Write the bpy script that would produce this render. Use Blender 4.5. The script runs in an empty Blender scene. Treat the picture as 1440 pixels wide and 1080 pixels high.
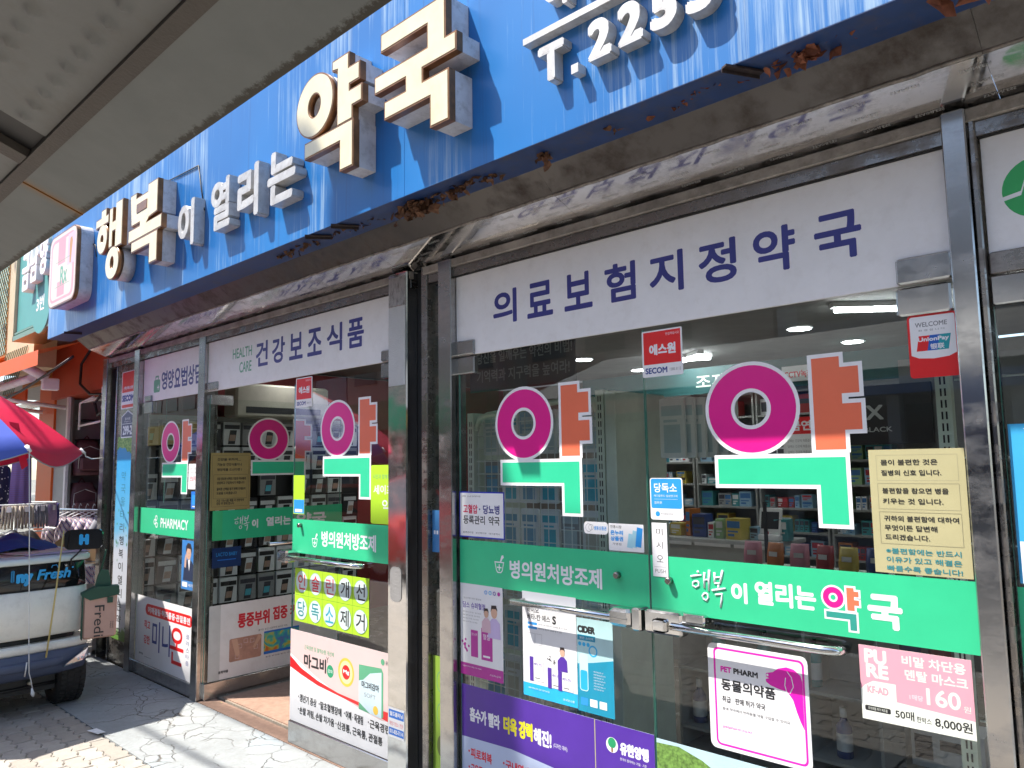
import bpy, math, random
from mathutils import Vector, Matrix, noise
R = math.radians
random.seed(7)
S = bpy.context.scene
COL = S.collection

# ------------------------------------------------------------------ camera, sky, sun, exposure
def cam():
    c = bpy.data.cameras.new('camera'); o = bpy.data.objects.new('camera', c); COL.objects.link(o)
    yaw, pitch, roll = -0.7614, 0.1047, -0.0150
    f = Vector((math.sin(yaw)*math.cos(pitch), math.cos(yaw)*math.cos(pitch), math.sin(pitch)))
    r0 = Vector((math.cos(yaw), -math.sin(yaw), 0)); u0 = r0.cross(f)
    r = r0*math.cos(roll)+u0*math.sin(roll); u = u0*math.cos(roll)-r0*math.sin(roll)
    m = Matrix((r, u, -f)).transposed().to_4x4(); m.translation = Vector((0, -2.464, 1.6))
    o.matrix_world = m
    c.sensor_width = 36; c.lens = 36*1077.45/1440; c.clip_start = 0.05; c.clip_end = 500
    S.camera = o
cam()
SUN = Vector((-0.9, -1.0, 2.3)).normalized()          # towards the sun
w = bpy.data.worlds.new('World'); S.world = w; w.use_nodes = True
nt = w.node_tree; bg = nt.nodes['Background']; sk = nt.nodes.new('ShaderNodeTexSky')
sk.sky_type = 'NISHITA'; sk.sun_disc = False
sk.sun_elevation = math.asin(SUN.z); sk.sun_rotation = math.atan2(SUN.x, SUN.y)
nt.links.new(sk.outputs[0], bg.inputs[0]); bg.inputs[1].default_value = 0.15
sl = bpy.data.lights.new('sun', 'SUN'); sl.energy = 4.2; sl.angle = R(0.55); sl.color = (1, .95, .87)
so = bpy.data.objects.new('sun', sl); COL.objects.link(so); so.location = (-9, -10, 23)
so.rotation_euler = SUN.to_track_quat('Z', 'Y').to_euler()
S.view_settings.view_transform = 'Standard'; S.view_settings.look = 'None'
S.view_settings.exposure = 1.30; S.view_settings.gamma = 1; S.view_settings.use_curve_mapping = False
S.cycles.max_bounces = 8; S.cycles.transparent_max_bounces = 24; S.cycles.glossy_bounces = 4
S.cycles.sample_clamp_indirect = 6; S.cycles.caustics_reflective = False; S.cycles.caustics_refractive = False

# ------------------------------------------------------------------ materials
MATS = {}
def nodes(name):
    m = bpy.data.materials.new(name); m.use_nodes = True
    n = m.node_tree.nodes; return m, n, m.node_tree.links, n['Principled BSDF']
def ramp(n, l, src, stops):
    r = n.new('ShaderNodeValToRGB'); e = r.color_ramp.elements
    while len(e) < len(stops): e.new(0.5)
    for i, (p, c) in enumerate(stops):
        e[i].position = p; e[i].color = (*c, 1) if len(c) == 3 else c
    l.new(src, r.inputs[0]); return r.outputs[0]
def nz(n, l, scale, detail=4, rough=.6, vec=None, dist=0, sc=None):
    t = n.new('ShaderNodeTexNoise'); t.inputs['Scale'].default_value = scale; t.inputs['Detail'].default_value = detail
    t.inputs['Roughness'].default_value = rough; t.inputs['Distortion'].default_value = dist
    if vec is None:
        g = n.new('ShaderNodeNewGeometry'); vec = g.outputs['Position']
    if sc:
        mp = n.new('ShaderNodeMapping'); mp.inputs['Scale'].default_value = sc; l.new(vec, mp.inputs[0]); vec = mp.outputs[0]
    l.new(vec, t.inputs['Vector']); return t.outputs['Fac']
def mixc(n, l, fac, a, b):
    m = n.new('ShaderNodeMix'); m.data_type = 'RGBA'
    for s, v in ((m.inputs[0], fac), (m.inputs[6], a), (m.inputs[7], b)):
        if hasattr(v, 'links'): l.new(v, s)
        elif isinstance(v, (int, float)): s.default_value = v
        else: s.default_value = (*v, 1)
    return m.outputs[2]
def bump(n, l, b, h, strength=.3, dist=.01):
    u = n.new('ShaderNodeBump'); u.inputs['Strength'].default_value = strength; u.inputs['Distance'].default_value = dist
    l.new(h, u.inputs['Height']); l.new(u.outputs[0], b.inputs['Normal'])
def mat(name, c, rough=.5, metal=0, var=.12, scale=6, spec=.5, bmp=0, bscale=60, coat=0, dirt=None, dirtfac=.5):
    """plain painted / printed / plastic surface with slight uneven wear"""
    if name in MATS: return MATS[name]
    m, n, l, b = nodes(name)
    f = nz(n, l, scale, 5, .65)
    lo = tuple(x*(1-var) for x in c); hi = tuple(min(1, x*(1+var*.6)) for x in c)
    col = ramp(n, l, f, [(.3, lo), (.7, hi)])
    if dirt:
        f2 = ramp(n, l, nz(n, l, scale*2.3, 6, .7), [(.5, (0, 0, 0)), (.75, (dirtfac,)*3)])
        col = mixc(n, l, f2, col, dirt)
    l.new(col, b.inputs['Base Color'])
    b.inputs['Metallic'].default_value = metal
    rr = n.new('ShaderNodeMapRange'); l.new(f, rr.inputs[0]); rr.inputs[3].default_value = max(0, rough-.06); rr.inputs[4].default_value = min(1, rough+.08)
    l.new(rr.outputs[0], b.inputs['Roughness'])
    b.inputs['Specular IOR Level'].default_value = spec
    if coat: b.inputs['Coat Weight'].default_value = coat
    if bmp: bump(n, l, b, nz(n, l, bscale, 4), bmp, .004)
    MATS[name] = m; return m
def emis(name, c, s):
    if name in MATS: return MATS[name]
    m, n, l, b = nodes(name); b.inputs['Emission Color'].default_value = (*c, 1); b.inputs['Emission Strength'].default_value = s
    b.inputs['Base Color'].default_value = (*c, 1); MATS[name] = m; return m
def glass(name, tint=(.945, .975, .965), rough=0.0, ior=1.5, boost=1.0):
    if name in MATS: return MATS[name]
    m, n, l, b = nodes(name); n.remove(b)
    t = n.new('ShaderNodeBsdfTransparent'); t.inputs[0].default_value = (*tint, 1)
    g = n.new('ShaderNodeBsdfGlossy'); g.inputs['Roughness'].default_value = rough; g.inputs[0].default_value = (.95, .98, 1, 1)
    fr = n.new('ShaderNodeFresnel'); fr.inputs[0].default_value = ior
    mm = n.new('ShaderNodeMath'); mm.operation = 'MULTIPLY'; mm.inputs[1].default_value = boost
    ge = n.new('ShaderNodeNewGeometry'); fb = n.new('ShaderNodeMath'); fb.operation = 'SUBTRACT'; fb.inputs[0].default_value = 1; l.new(ge.outputs['Backfacing'], fb.inputs[1])
    fm = n.new('ShaderNodeMath'); fm.operation = 'MULTIPLY'; l.new(fr.outputs[0], fm.inputs[0]); l.new(fb.outputs[0], fm.inputs[1]); l.new(fm.outputs[0], mm.inputs[0])
    # gentle waviness of tempered glass
    bp = n.new('ShaderNodeBump'); bp.inputs['Strength'].default_value = .05; bp.inputs['Distance'].default_value = .01
    l.new(nz(n, l, 1.6, 1), bp.inputs['Height']); l.new(bp.outputs[0], g.inputs['Normal'])
    x = n.new('ShaderNodeMixShader'); l.new(mm.outputs[0], x.inputs[0]); l.new(t.outputs[0], x.inputs[1]); l.new(g.outputs[0], x.inputs[2])
    l.new(x.outputs[0], n['Material Output'].inputs[0]); MATS[name] = m; return m
def steel(name, c=(.55, .54, .52), rough=.16, dirt=(.09, .07, .055), amt=.5, streak=(3, 3, 14), dents=.08):
    """stainless sheet: smeared reflections, rust-brown soiling"""
    if name in MATS: return MATS[name]
    m, n, l, b = nodes(name)
    f = nz(n, l, 1.0, 6, .7, sc=streak)
    f2 = nz(n, l, 9, 7, .72)
    mm = n.new('ShaderNodeMath'); mm.operation = 'MULTIPLY'; l.new(f, mm.inputs[0]); l.new(f2, mm.inputs[1])
    d = ramp(n, l, mm.outputs[0], [(.22, (0, 0, 0)), (.42, (amt,)*3)])
    l.new(mixc(n, l, d, c, dirt), b.inputs['Base Color'])
    iv = n.new('ShaderNodeMath'); iv.operation = 'MULTIPLY_ADD'; l.new(d, iv.inputs[0]); iv.inputs[1].default_value = -.8; iv.inputs[2].default_value = 1
    l.new(iv.outputs[0], b.inputs['Metallic'])
    rr = n.new('ShaderNodeMath'); rr.operation = 'MULTIPLY_ADD'; l.new(d, rr.inputs[0]); rr.inputs[1].default_value = .5; rr.inputs[2].default_value = rough
    l.new(rr.outputs[0], b.inputs['Roughness'])
    bump(n, l, b, nz(n, l, 2.2, 2), dents, .03)
    MATS[name] = m; return m

M_glass = glass('door_glass', boost=1.45)
M_glass_edge = mat('glass_edge_green', (.10, .28, .22), .15)
M_steel = steel('stainless_frame', (.46, .455, .45), .17, amt=.28, dents=.03)
M_steel_clean = steel('stainless_polished', (.66, .66, .65), .08, amt=.15, dents=.25)
M_steel_dark = steel('stainless_soiled', (.30, .28, .26), .22, (.07, .05, .04), .8)
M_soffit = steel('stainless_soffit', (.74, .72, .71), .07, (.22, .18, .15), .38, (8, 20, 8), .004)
M_black = mat('black_rubber', (.012, .012, .013), .5)
M_white = mat('white_print', (.81, .80, .80), .38, var=.04)
M_film = mat('white_sign_film', (.81, .79, .78), .3, var=.05, dirt=(.55, .5, .45), dirtfac=.25)
M_navy = mat('navy_lettering', (.030, .032, .21), .35, var=.2, scale=3)
M_green = mat('green_vinyl', (.035, .52, .25), .32, var=.06)
M_mag = mat('magenta_vinyl', (.74, .010, .25), .33, var=.05)
M_org = mat('orange_vinyl', (.80, .17, .085), .33, var=.05)
M_sgreen = mat('sea_green_vinyl', (.035, .55, .29), .33, var=.05)
M_red = mat('red_print', (.72, .02, .03), .35)
M_dark = mat('black_print', (.02, .02, .022), .4)
M_grey = mat('grey_print', (.2, .2, .2), .45)
M_blue = mat('blue_print', (.02, .17, .62), .35)
M_purple = mat('purple_print', (.085, .028, .32), .33, var=.1)
M_wood = mat('raw_wood', (.45, .3, .16), .7)

# ------------------------------------------------------------------ mesh building
class MB:
    def __init__(s): s.v = []; s.f = []; s.sm = []
    def face(s, pts, smooth=False):
        k = len(s.v); s.v += [tuple(p) for p in pts]; s.f.append(tuple(range(k, k+len(pts)))); s.sm.append(smooth)
    def box(s, x0, x1, y0, y1, z0, z1):
        k = len(s.v)
        s.v += [(x0, y0, z0), (x1, y0, z0), (x1, y1, z0), (x0, y1, z0), (x0, y0, z1), (x1, y0, z1), (x1, y1, z1), (x0, y1, z1)]
        for f in ((0, 3, 2, 1), (4, 5, 6, 7), (0, 1, 5, 4), (1, 2, 6, 5), (2, 3, 7, 6), (3, 0, 4, 7)):
            s.f.append(tuple(k+i for i in f)); s.sm.append(False)
        return s
    def bbox(s, x0, x1, y0, y1, z0, z1, b=.004):
        """box with chamfered long edges seen from the front (-Y) and sides"""
        k = len(s.v)
        P = []
        for (z, i) in ((z0, b), (z0+b, 0), (z1-b, 0), (z1, b)):
            for (x, y) in ((x0+b, y0), (x1-b, y0), (x1, y0+b), (x1, y1-b), (x1-b, y1), (x0+b, y1), (x0, y1-b), (x0, y0+b)):
                cx, cy = (x0+x1)/2, (y0+y1)/2
                P.append((x-(i if x > cx else -i), y-(i if y > cy else -i), z))
        s.v += P
        for r in range(3):
            for j in range(8):
                a = k+r*8+j; c = k+r*8+(j+1) % 8; s.f.append((a, c, c+8, a+8)); s.sm.append(False)
        s.f.append(tuple(k+j for j in reversed(range(8)))); s.f.append(tuple(k+24+j for j in range(8))); s.sm += [False, False]
        return s
    def tube(s, pts, r, seg=8, cap=True):
        pts = [Vector(p) for p in pts]; rings = []
        rr = r if isinstance(r, (list, tuple)) else [r]*len(pts)
        prev = None
        for i, p in enumerate(pts):
            d = (pts[min(i+1, len(pts)-1)]-pts[max(i-1, 0)])
            if d.length < 1e-9: d = Vector((0, 0, 1))
            d.normalize()
            if prev is None:
                a = d.cross(Vector((0, 0, 1)))
                if a.length < 1e-3: a = Vector((1, 0, 0))
            else: a = prev-d*prev.dot(d)
            a.normalize(); prev = a.copy(); b = d.cross(a)
            k = len(s.v)
            for j in range(seg):
                t = 2*math.pi*j/seg; s.v.append(tuple(p+(a*math.cos(t)+b*math.sin(t))*rr[i]))
            rings.append(k)
        for q in range(len(rings)-1):
            for j in range(seg):
                a, b = rings[q], rings[q+1]; s.f.append((a+j, a+(j+1) % seg, b+(j+1) % seg, b+j)); s.sm.append(True)
        if cap:
            s.f.append(tuple(rings[0]+j for j in reversed(range(seg)))); s.f.append(tuple(rings[-1]+j for j in range(seg))); s.sm += [False, False]
        return s
    def prism(s, pts, y0, y1):
        """closed outline (x,z) extruded from y0 (front) to y1 (back)"""
        n = len(pts); k = len(s.v)
        area = sum(pts[i][0]*pts[(i+1) % n][1]-pts[(i+1) % n][0]*pts[i][1] for i in range(n))
        if area < 0: pts = pts[::-1]
        s.v += [(x, y0, z) for x, z in pts]+[(x, y1, z) for x, z in pts]
        s.f.append(tuple(k+i for i in range(n))); s.f.append(tuple(k+n+i for i in reversed(range(n)))); s.sm += [False, False]
        for i in range(n):
            j = (i+1) % n; s.f.append((k+j, k+i, k+n+i, k+n+j)); s.sm.append(False)
        return s
    def ring(s, cx, cz, ro, ri, y0, y1, seg=40):
        k = len(s.v)
        for i in range(seg):
            t = 2*math.pi*i/seg; c, d = math.cos(t), math.sin(t)
            for r in (ro, ri):
                rx, rz = r if isinstance(r, tuple) else (r, r)
                for y in (y0, y1): s.v.append((cx+rx*c, y, cz+rz*d))
        for i in range(seg):
            a = k+4*i; b = k+4*((i+1) % seg)
            for f, sm in (((a, b, b+2, a+2), False), ((a+1, a+3, b+3, b+1), False), ((a, a+1, b+1, b), True), ((a+2, b+2, b+3, a+3), True)):
                s.f.append(f); s.sm.append(sm)
        return s
    def mesh(s, name, m=None):
        me = bpy.data.meshes.new(name); me.from_pydata(s.v, [], s.f); me.polygons.foreach_set('use_smooth', s.sm); me.update()
        if m: me.materials.append(m)
        return me
def link(name, me, parent=None, loc=None, rotz=0, **kw):
    o = bpy.data.objects.new(name, me); COL.objects.link(o)
    if parent: o.parent = parent
    if loc: o.location = loc
    if rotz: o.rotation_euler = (0, 0, rotz)
    for k, v in kw.items(): o[k] = v
    return o
def ob(name, mb, m, parent=None, **kw): return link(name, mb.mesh(name, m), parent, **kw)
def thing(name, label, cat, loc=(0, 0, 0), rotz=0, group=None, **kw):
    o = link(name, None, None, loc, rotz, label=label, category=cat, **kw)
    if group: o['group'] = group
    return o
def B(name, x0, x1, y0, y1, z0, z1, m, parent=None, b=0, **kw):
    mb = MB(); (mb.bbox(x0, x1, y0, y1, z0, z1, b) if b else mb.box(x0, x1, y0, y1, z0, z1)); return ob(name, mb, m, parent, **kw)
def dup(o, parent=None, **kw):
    c = o.copy(); COL.objects.link(c); c.parent = parent
    for k, v in kw.items(): c[k] = v
    for ch in list(o.children): dup(ch, c)
    return c

# text outlines from Blender's built-in typeface, as (verts2d, faces), normalised
_T = {}
def glyphs(body, ext=0):
    key = (body, ext)
    if key in _T: return _T[key]
    c = bpy.data.curves.new('t', 'FONT'); c.body = body; c.size = 1; c.resolution_u = 4; c.extrude = ext
    o = bpy.data.objects.new('t', c); me = bpy.data.meshes.new_from_object(o)
    v = [tuple(q.co) for q in me.vertices]; f = [tuple(p.vertices) for p in me.polygons]
    bpy.data.objects.remove(o); bpy.data.curves.remove(c); bpy.data.meshes.remove(me)
    _T[key] = (v, f); return v, f

class Flat:
    """a thin printed board in the XZ plane, facing -Y, origin bottom left of its back; prints are laid in thin layers on top"""
    def __init__(s, root, y=-.001): s.o = root; s.y = y
    def nexty(s): s.y -= .00007; return s.y
    def rect(s, u0, u1, v0, v1, m, name='printed_area', **kw):
        y = s.nexty(); mb = MB(); mb.face([(u0, y, v0), (u1, y, v0), (u1, y, v1), (u0, y, v1)]); return ob(name, mb, m, s.o, **kw)
    def poly(s, pts, m, name='printed_shape', **kw):
        y = s.nexty(); mb = MB(); mb.prism(pts, y, y+.00015); return ob(name, mb, m, s.o, **kw)
    def disc(s, u, v, r, m, ri=0, name='printed_disc', seg=32, **kw):
        y = s.nexty(); mb = MB()
        if ri: mb.ring(u, v, r, ri, y, y+.00015, seg)
        else:
            rx, rz = r if isinstance(r, tuple) else (r, r)
            mb.face([(u+rx*math.cos(2*math.pi*i/seg), y, v+rz*math.sin(2*math.pi*i/seg)) for i in range(seg)])
        return ob(name, mb, m, s.o, **kw)
    def rrect(s, u0, u1, v0, v1, r, m, name='printed_area', **kw):
        return s.poly(rr(u0, u1, v0, v1, r), m, name, **kw)
    def text(s, body, u0, u1, v0, v1, m, bold=0, name='lettering', vert=False, shear=0, rot=0, **kw):
        y = s.y-.00006; v, f = glyphs(body)
        if rot == 90: v = [(p[1], -p[0]) for p in v]
        elif rot == -90: v = [(-p[1], p[0]) for p in v]
        xs = [p[0] for p in v]; ys = [p[1] for p in v]
        a, b, c, d = min(xs), max(xs), min(ys), max(ys)
        h = v1-v0; bw = bold*h
        if u1 is None: u1 = u0+(b-a)*(h/(d-c))
        sx = (u1-u0-2*bw)/(b-a); sy = (h-2*bw)/(d-c)
        mb = MB(); offs = [(0, 0)] if not bold else [(bw*math.cos(t), bw*math.sin(t)) for t in [math.pi*2*i/8+.39 for i in range(8)]]
        for i, (ox, oy) in enumerate(offs):
            k = len(mb.v)
            for p in v:
                z = (p[1]-c)*sy
                mb.v.append((u0+bw+(p[0]-a)*sx+ox+shear*z, y-.000005*i, v0+bw+z+oy))
            mb.f += [tuple(k+q for q in ff) for ff in f]; mb.sm += [False]*len(f)
        return ob(name, mb, m, s.o, **kw)
def rr(u0, u1, v0, v1, r, n=4):
    P = []
    for cx, cz, a in ((u1-r, v0+r, -90), (u1-r, v1-r, 0), (u0+r, v1-r, 90), (u0+r, v0+r, 180)):
        for i in range(n+1):
            t = R(a+90*i/n); P.append((cx+r*math.cos(t), cz+r*math.sin(t)))
    return P
def board(name, label, cat, x0, x1, z0, z1, m=None, t=.0012, y=0, rotz=0, loc=None, round_=0, group=None, part='sheet'):
    """a sticker, poster or plate on the shop front; local coordinates run 0..w and 0..h"""
    root = thing(name, label, cat, loc or (x0, y, z0), rotz, group)
    w_, h_ = x1-x0, z1-z0
    mb = MB()
    if round_: mb.prism(rr(0, w_, 0, h_, round_), -t, 0)
    else: mb.box(0, w_, -t, 0, 0, h_)
    ob(part, mb, m or M_white, root)
    F = Flat(root, -t); F.w, F.h = w_, h_; return F
# ------------------------------------------------------------------ ground
def m_concrete():
    m, n, l, b = nodes('cracked_cement')
    g = n.new('ShaderNodeNewGeometry'); pos = g.outputs['Position']
    base = ramp(n, l, nz(n, l, 2.2, 8, .7), [(.3, (.23, .245, .25)), (.55, (.31, .33, .335)), (.75, (.38, .37, .35))])
    base = mixc(n, l, ramp(n, l, nz(n, l, 45, 4, .7), [(.35, (.0,)*3), (.75, (.35,)*3)]), base, (.2, .19, .17))
    # patches of blue-grey coating
    base = mixc(n, l, ramp(n, l, nz(n, l, 1.1, 5, .6), [(.5, (0, 0, 0)), (.6, (.55,)*3)]), base, (.25, .31, .35))
    def crack(scale, wdt, seed):
        wv = n.new('ShaderNodeVectorMath'); wv.operation = 'MULTIPLY_ADD'
        t = n.new('ShaderNodeTexNoise'); t.inputs['Scale'].default_value = 5; t.inputs['Detail'].default_value = 5; l.new(pos, t.inputs['Vector'])
        l.new(t.outputs['Color'], wv.inputs[0]); wv.inputs[1].default_value = (.22, .22, 0); l.new(pos, wv.inputs[2])
        v = n.new('ShaderNodeTexVoronoi'); v.feature = 'DISTANCE_TO_EDGE'; v.inputs['Scale'].default_value = scale; l.new(wv.outputs[0], v.inputs['Vector'])
        f = ramp(n, l, v.outputs['Distance'], [(0, (1, 1, 1)), (wdt, (0, 0, 0))])
        gate = ramp(n, l, nz(n, l, 1.3+seed, 3, .6), [(.44, (0, 0, 0)), (.56, (1, 1, 1))])
        mm = n.new('ShaderNodeMath'); mm.operation = 'MULTIPLY'; l.new(f, mm.inputs[0]); l.new(gate, mm.inputs[1]); return mm.outputs[0]
    c1 = crack(2.6, .012, 0); c2 = crack(6.5, .022, .9)
    mx = n.new('ShaderNodeMath'); mx.operation = 'MAXIMUM'; l.new(c1, mx.inputs[0]); l.new(c2, mx.inputs[1])
    l.new(mixc(n, l, mx.outputs[0], base, (.10, .085, .07)), b.inputs['Base Color']); b.inputs['Roughness'].default_value = .85
    inv = n.new('ShaderNodeMath'); inv.operation = 'SUBTRACT'; inv.inputs[0].default_value = 1; l.new(mx.outputs[0], inv.inputs[1])
    ad = n.new('ShaderNodeMath'); ad.operation = 'MULTIPLY_ADD'; l.new(nz(n, l, 70, 5, .7), ad.inputs[0]); ad.inputs[1].default_value = .25; l.new(inv.outputs[0], ad.inputs[2])
    bump(n, l, b, ad.outputs[0], .8, .008); return m
def m_asphalt():
    m, n, l, b = nodes('asphalt')
    l.new(ramp(n, l, nz(n, l, 60, 6, .8), [(.3, (.035,)*3), (.7, (.075, .073, .07))]), b.inputs['Base Color']); b.inputs['Roughness'].default_value = .9
    bump(n, l, b, nz(n, l, 120, 3), .4, .004); return m
def m_paver():
    m, n, l, b = nodes('worn_paver')
    oi = n.new('ShaderNodeObjectInfo'); 
    base = ramp(n, l, oi.outputs['Random'], [(0, (.31, .275, .235)), (.5, (.37, .335, .29)), (1, (.42, .385, .34))])
    base = mixc(n, l, ramp(n, l, nz(n, l, 7, 7, .75), [(.4, (0, 0, 0)), (.7, (.5,)*3)]), base, (.21, .185, .16))
    l.new(base, b.inputs['Base Color']); b.inputs['Roughness'].default_value = .88
    bump(n, l, b, nz(n, l, 90, 5, .7), .5, .004); return m
M_cem = m_concrete(); M_asph = m_asphalt(); M_pav = m_paver()
M_joint = mat('joint_sand', (.12, .10, .08), .95, bmp=.4)
M_tile = mat('granite_tile', (.36, .23, .17), .5, var=.25, scale=25, bmp=.1)
B('ground', -200, 200, -200, 200, -.5, -.16, mat('bare_earth', (.2, .18, .15), .95), kind='structure')
B('road', -90, 90, -11, -4.2, -.16, -.12, M_asph, kind='structure')
mk = MB()
for i in range(-14, 15): mk.box(i*6, i*6+3, -7.66, -7.54, -.12, -.116)
ob('lane_marking', mk, mat('road_paint', (.7, .7, .66), .7, dirt=(.2, .2, .2)), None, kind='structure')
pv = B('pavement', -90, 90, -4.05, -.69, -.16, -.032, M_joint, kind='structure')
B('far_pavement', -90, 90, -14.2, -11, -.16, 0, mat('far_paving', (.33, .30, .27), .9, scale=3), kind='structure')
for x in range(-14, 12):
    B('kerb_stone', x*1.0+.004, x*1.0+.996, -4.2, -4.05, -.16, .005, mat('kerb_granite', (.42, .41, .39), .8, bmp=.3), pv, b=.008)
# interlocking wavy pavers, one object each where the photograph shows them
def paver_mesh(nm, L=.205, W=.102):
    a = .018; g = .003; xs = [0, .25, .5, .75, 1]; top = []; o_ = [a, 0, -a*0, 0, a]
    wig = lambda t: a*.62*math.sin(t*4*math.pi)
    n_ = 12
    P = [(L*i/n_, wig(i/n_)) for i in range(n_+1)]+[(L+(-a if j in (1,) else 0)*0, W*j/2) for j in (1,)]+[(L*i/n_, W+wig(i/n_)) for i in range(n_, -1, -1)]
    cx, cy = L/2, W/2
    sh = lambda q, d: (q[0]+(d if q[0] < cx else -d), q[1]+(d if q[1] < cy+wig(q[0]/L) else -d))
    k = len(P); mb = MB()
    lo = [sh(q, g*.5) for q in P]; hi = [sh(q, g*.5+.004) for q in P]
    mb.v = [(x, y, -.032) for x, y in lo]+[(x, y, -.005) for x, y in lo]+[(x, y, 0) for x, y in hi]
    for r_ in (0, 1):
        for i in range(k):
            j = (i+1) % k; mb.f.append((r_*k+i, r_*k+j, r_*k+k+j, r_*k+k+i)); mb.sm.append(False)
    mb.f.append(tuple(2*k+i for i in range(k))); mb.sm.append(False)
    return mb
pm = paver_mesh('paver').mesh('paver', M_pav)
rest = MB(); cnt = 0; src = paver_mesh('p'); rng = random.Random(3)
for j in range(33):
    y = -.69-.102*(j+1)
    for i in range(-2, 66):
        x = -9+.205*i+(.1025 if j % 2 else 0)
        if -6.9 < x < -3.9 and -1.75 < y and cnt < 296:
            link('paver', pm, pv, (x, y, rng.uniform(-.003, .0015)), kind='structure'); cnt += 1
            COL.objects[-1].rotation_euler = (rng.uniform(-.012, .012), rng.uniform(-.008, .008), 0)
        else:
            dz = rng.uniform(-.003, .001); k = len(rest.v); rest.v += [(a+x, b_+y, c+dz) for a, b_, c in src.v]
            rest.f += [tuple(k+q for q in f) for f in src.f]; rest.sm += src.sm
ob('paver_field', rest, M_pav, pv, kind='stuff')
ap = B('entrance_apron', -7.6, 3, -.69, -.02, -.16, .004, M_cem, kind='structure')
B('entrance_floor', -5.36, -3.1, -.018, .10, -.16, .008, M_tile, kind='structure')
B('shop_floor', -7.3, 3.2, .12, 7, -.16, .012, mat('shop_floor_tile', (.33, .29, .24), .25, var=.1), kind='structure')
B('entry_mat', -5.3, -3.2, .13, .9, .012, .02, M_tile, kind='structure')
B('neighbour_floor', -16, -7.45, -.6, 6, -.16, .004, mat('neighbour_paving', (.3, .27, .24), .8, scale=5), kind='structure')
# scraps on the ground
sc_ = MB(); sc_.face([(0, 0, .006), (.13, .02, .009), (.12, .07, .006), (.02, .05, .012)]); o = ob('paper_scrap', sc_, M_white); o.location = (-5.30, -.74, .006)
o['label'] = 'small crumpled white paper scrap on the pavers by the cement edge'; o['category'] = 'litter'

# ------------------------------------------------------------------ the pharmacy shell
bd = thing('pharmacy_building', 'pharmacy building with a stainless steel framed glass shop front', 'shop building', (-7.4, 0, 0))
bd.location = (0, 0, 0)
M_wallout = mat('upper_wall_render', (.42, .39, .35), .85, bmp=.2)
M_in = mat('interior_wall', (.34, .33, .30), .7)
M_indk = mat('interior_back_wall', (.16, .17, .17), .7)
B('upper_wall', -7.5, 3.3, -.28, .15, 2.79, 8.5, M_wallout, bd)
B('roof', -7.5, 3.3, .15, 7.2, 8.2, 8.5, M_wallout, bd)
B('side_wall', -7.50, -7.36, .15, 7.2, 0, 8.2, M_wallout, bd); B('side_wall', 3.2, 3.3, .15, 7.2, 0, 8.2, M_wallout, bd)
B('back_wall', -7.36, 3.2, 5.0, 5.1, .012, 2.6, M_in, bd)
B('interior_side_wall', -7.34, -7.28, .15, 5, .012, 2.6, mat('interior_dark_red', (.25, .03, .03), .6), bd)
B('interior_ceiling', -7.34, 3.2, .13, 5, 2.62, 2.66, mat('ceiling_board', (.30, .295, .285), .8), bd)
# soffit and fascia of stainless sheets, seams recessed, each slightly out of true
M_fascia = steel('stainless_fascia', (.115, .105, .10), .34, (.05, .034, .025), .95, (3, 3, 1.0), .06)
M_lip = mat('corroded_lip', (.30, .27, .24), .6, metal=.4, var=.5, scale=20, dirt=(.1, .06, .04), dirtfac=.8, bmp=.6)
edges = [-7.34, -6.05, -4.62, -3.11, -1.92, -.42, .9, 2.4]
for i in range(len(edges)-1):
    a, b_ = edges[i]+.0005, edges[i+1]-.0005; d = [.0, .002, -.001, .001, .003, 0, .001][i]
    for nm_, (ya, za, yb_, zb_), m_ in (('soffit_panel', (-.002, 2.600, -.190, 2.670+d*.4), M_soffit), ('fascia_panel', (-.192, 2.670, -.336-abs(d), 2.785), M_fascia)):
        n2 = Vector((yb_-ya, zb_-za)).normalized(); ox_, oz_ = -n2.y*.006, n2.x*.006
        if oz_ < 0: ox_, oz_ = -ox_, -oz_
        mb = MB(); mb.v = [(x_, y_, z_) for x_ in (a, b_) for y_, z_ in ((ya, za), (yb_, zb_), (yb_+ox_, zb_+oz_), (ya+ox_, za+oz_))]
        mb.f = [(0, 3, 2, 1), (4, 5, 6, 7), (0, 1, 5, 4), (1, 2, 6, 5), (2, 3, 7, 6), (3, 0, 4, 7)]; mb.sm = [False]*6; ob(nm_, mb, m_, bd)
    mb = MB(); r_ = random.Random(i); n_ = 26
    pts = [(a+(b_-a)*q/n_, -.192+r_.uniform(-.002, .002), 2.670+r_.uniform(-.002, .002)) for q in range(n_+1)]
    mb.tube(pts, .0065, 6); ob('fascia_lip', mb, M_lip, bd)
B('soffit_backing', -7.33, 3.2, -.20, .12, 2.74, 2.76, M_black, bd)
B('soffit_backing', -7.33, 3.2, -.18, .0, 2.69, 2.70, M_black, bd)
ob('soffit_end', MB().prism([(0, 0)]*0 or [(-.002, 2.602), (-.19, 2.672), (-.334, 2.787), (-.002, 2.787)], 0, .004), M_steel_dark, bd).matrix_world = Matrix(((0, 1, 0, -7.345), (1, 0, 0, 0), (0, 0, 1, 0), (0, 0, 0, 1)))
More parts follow.
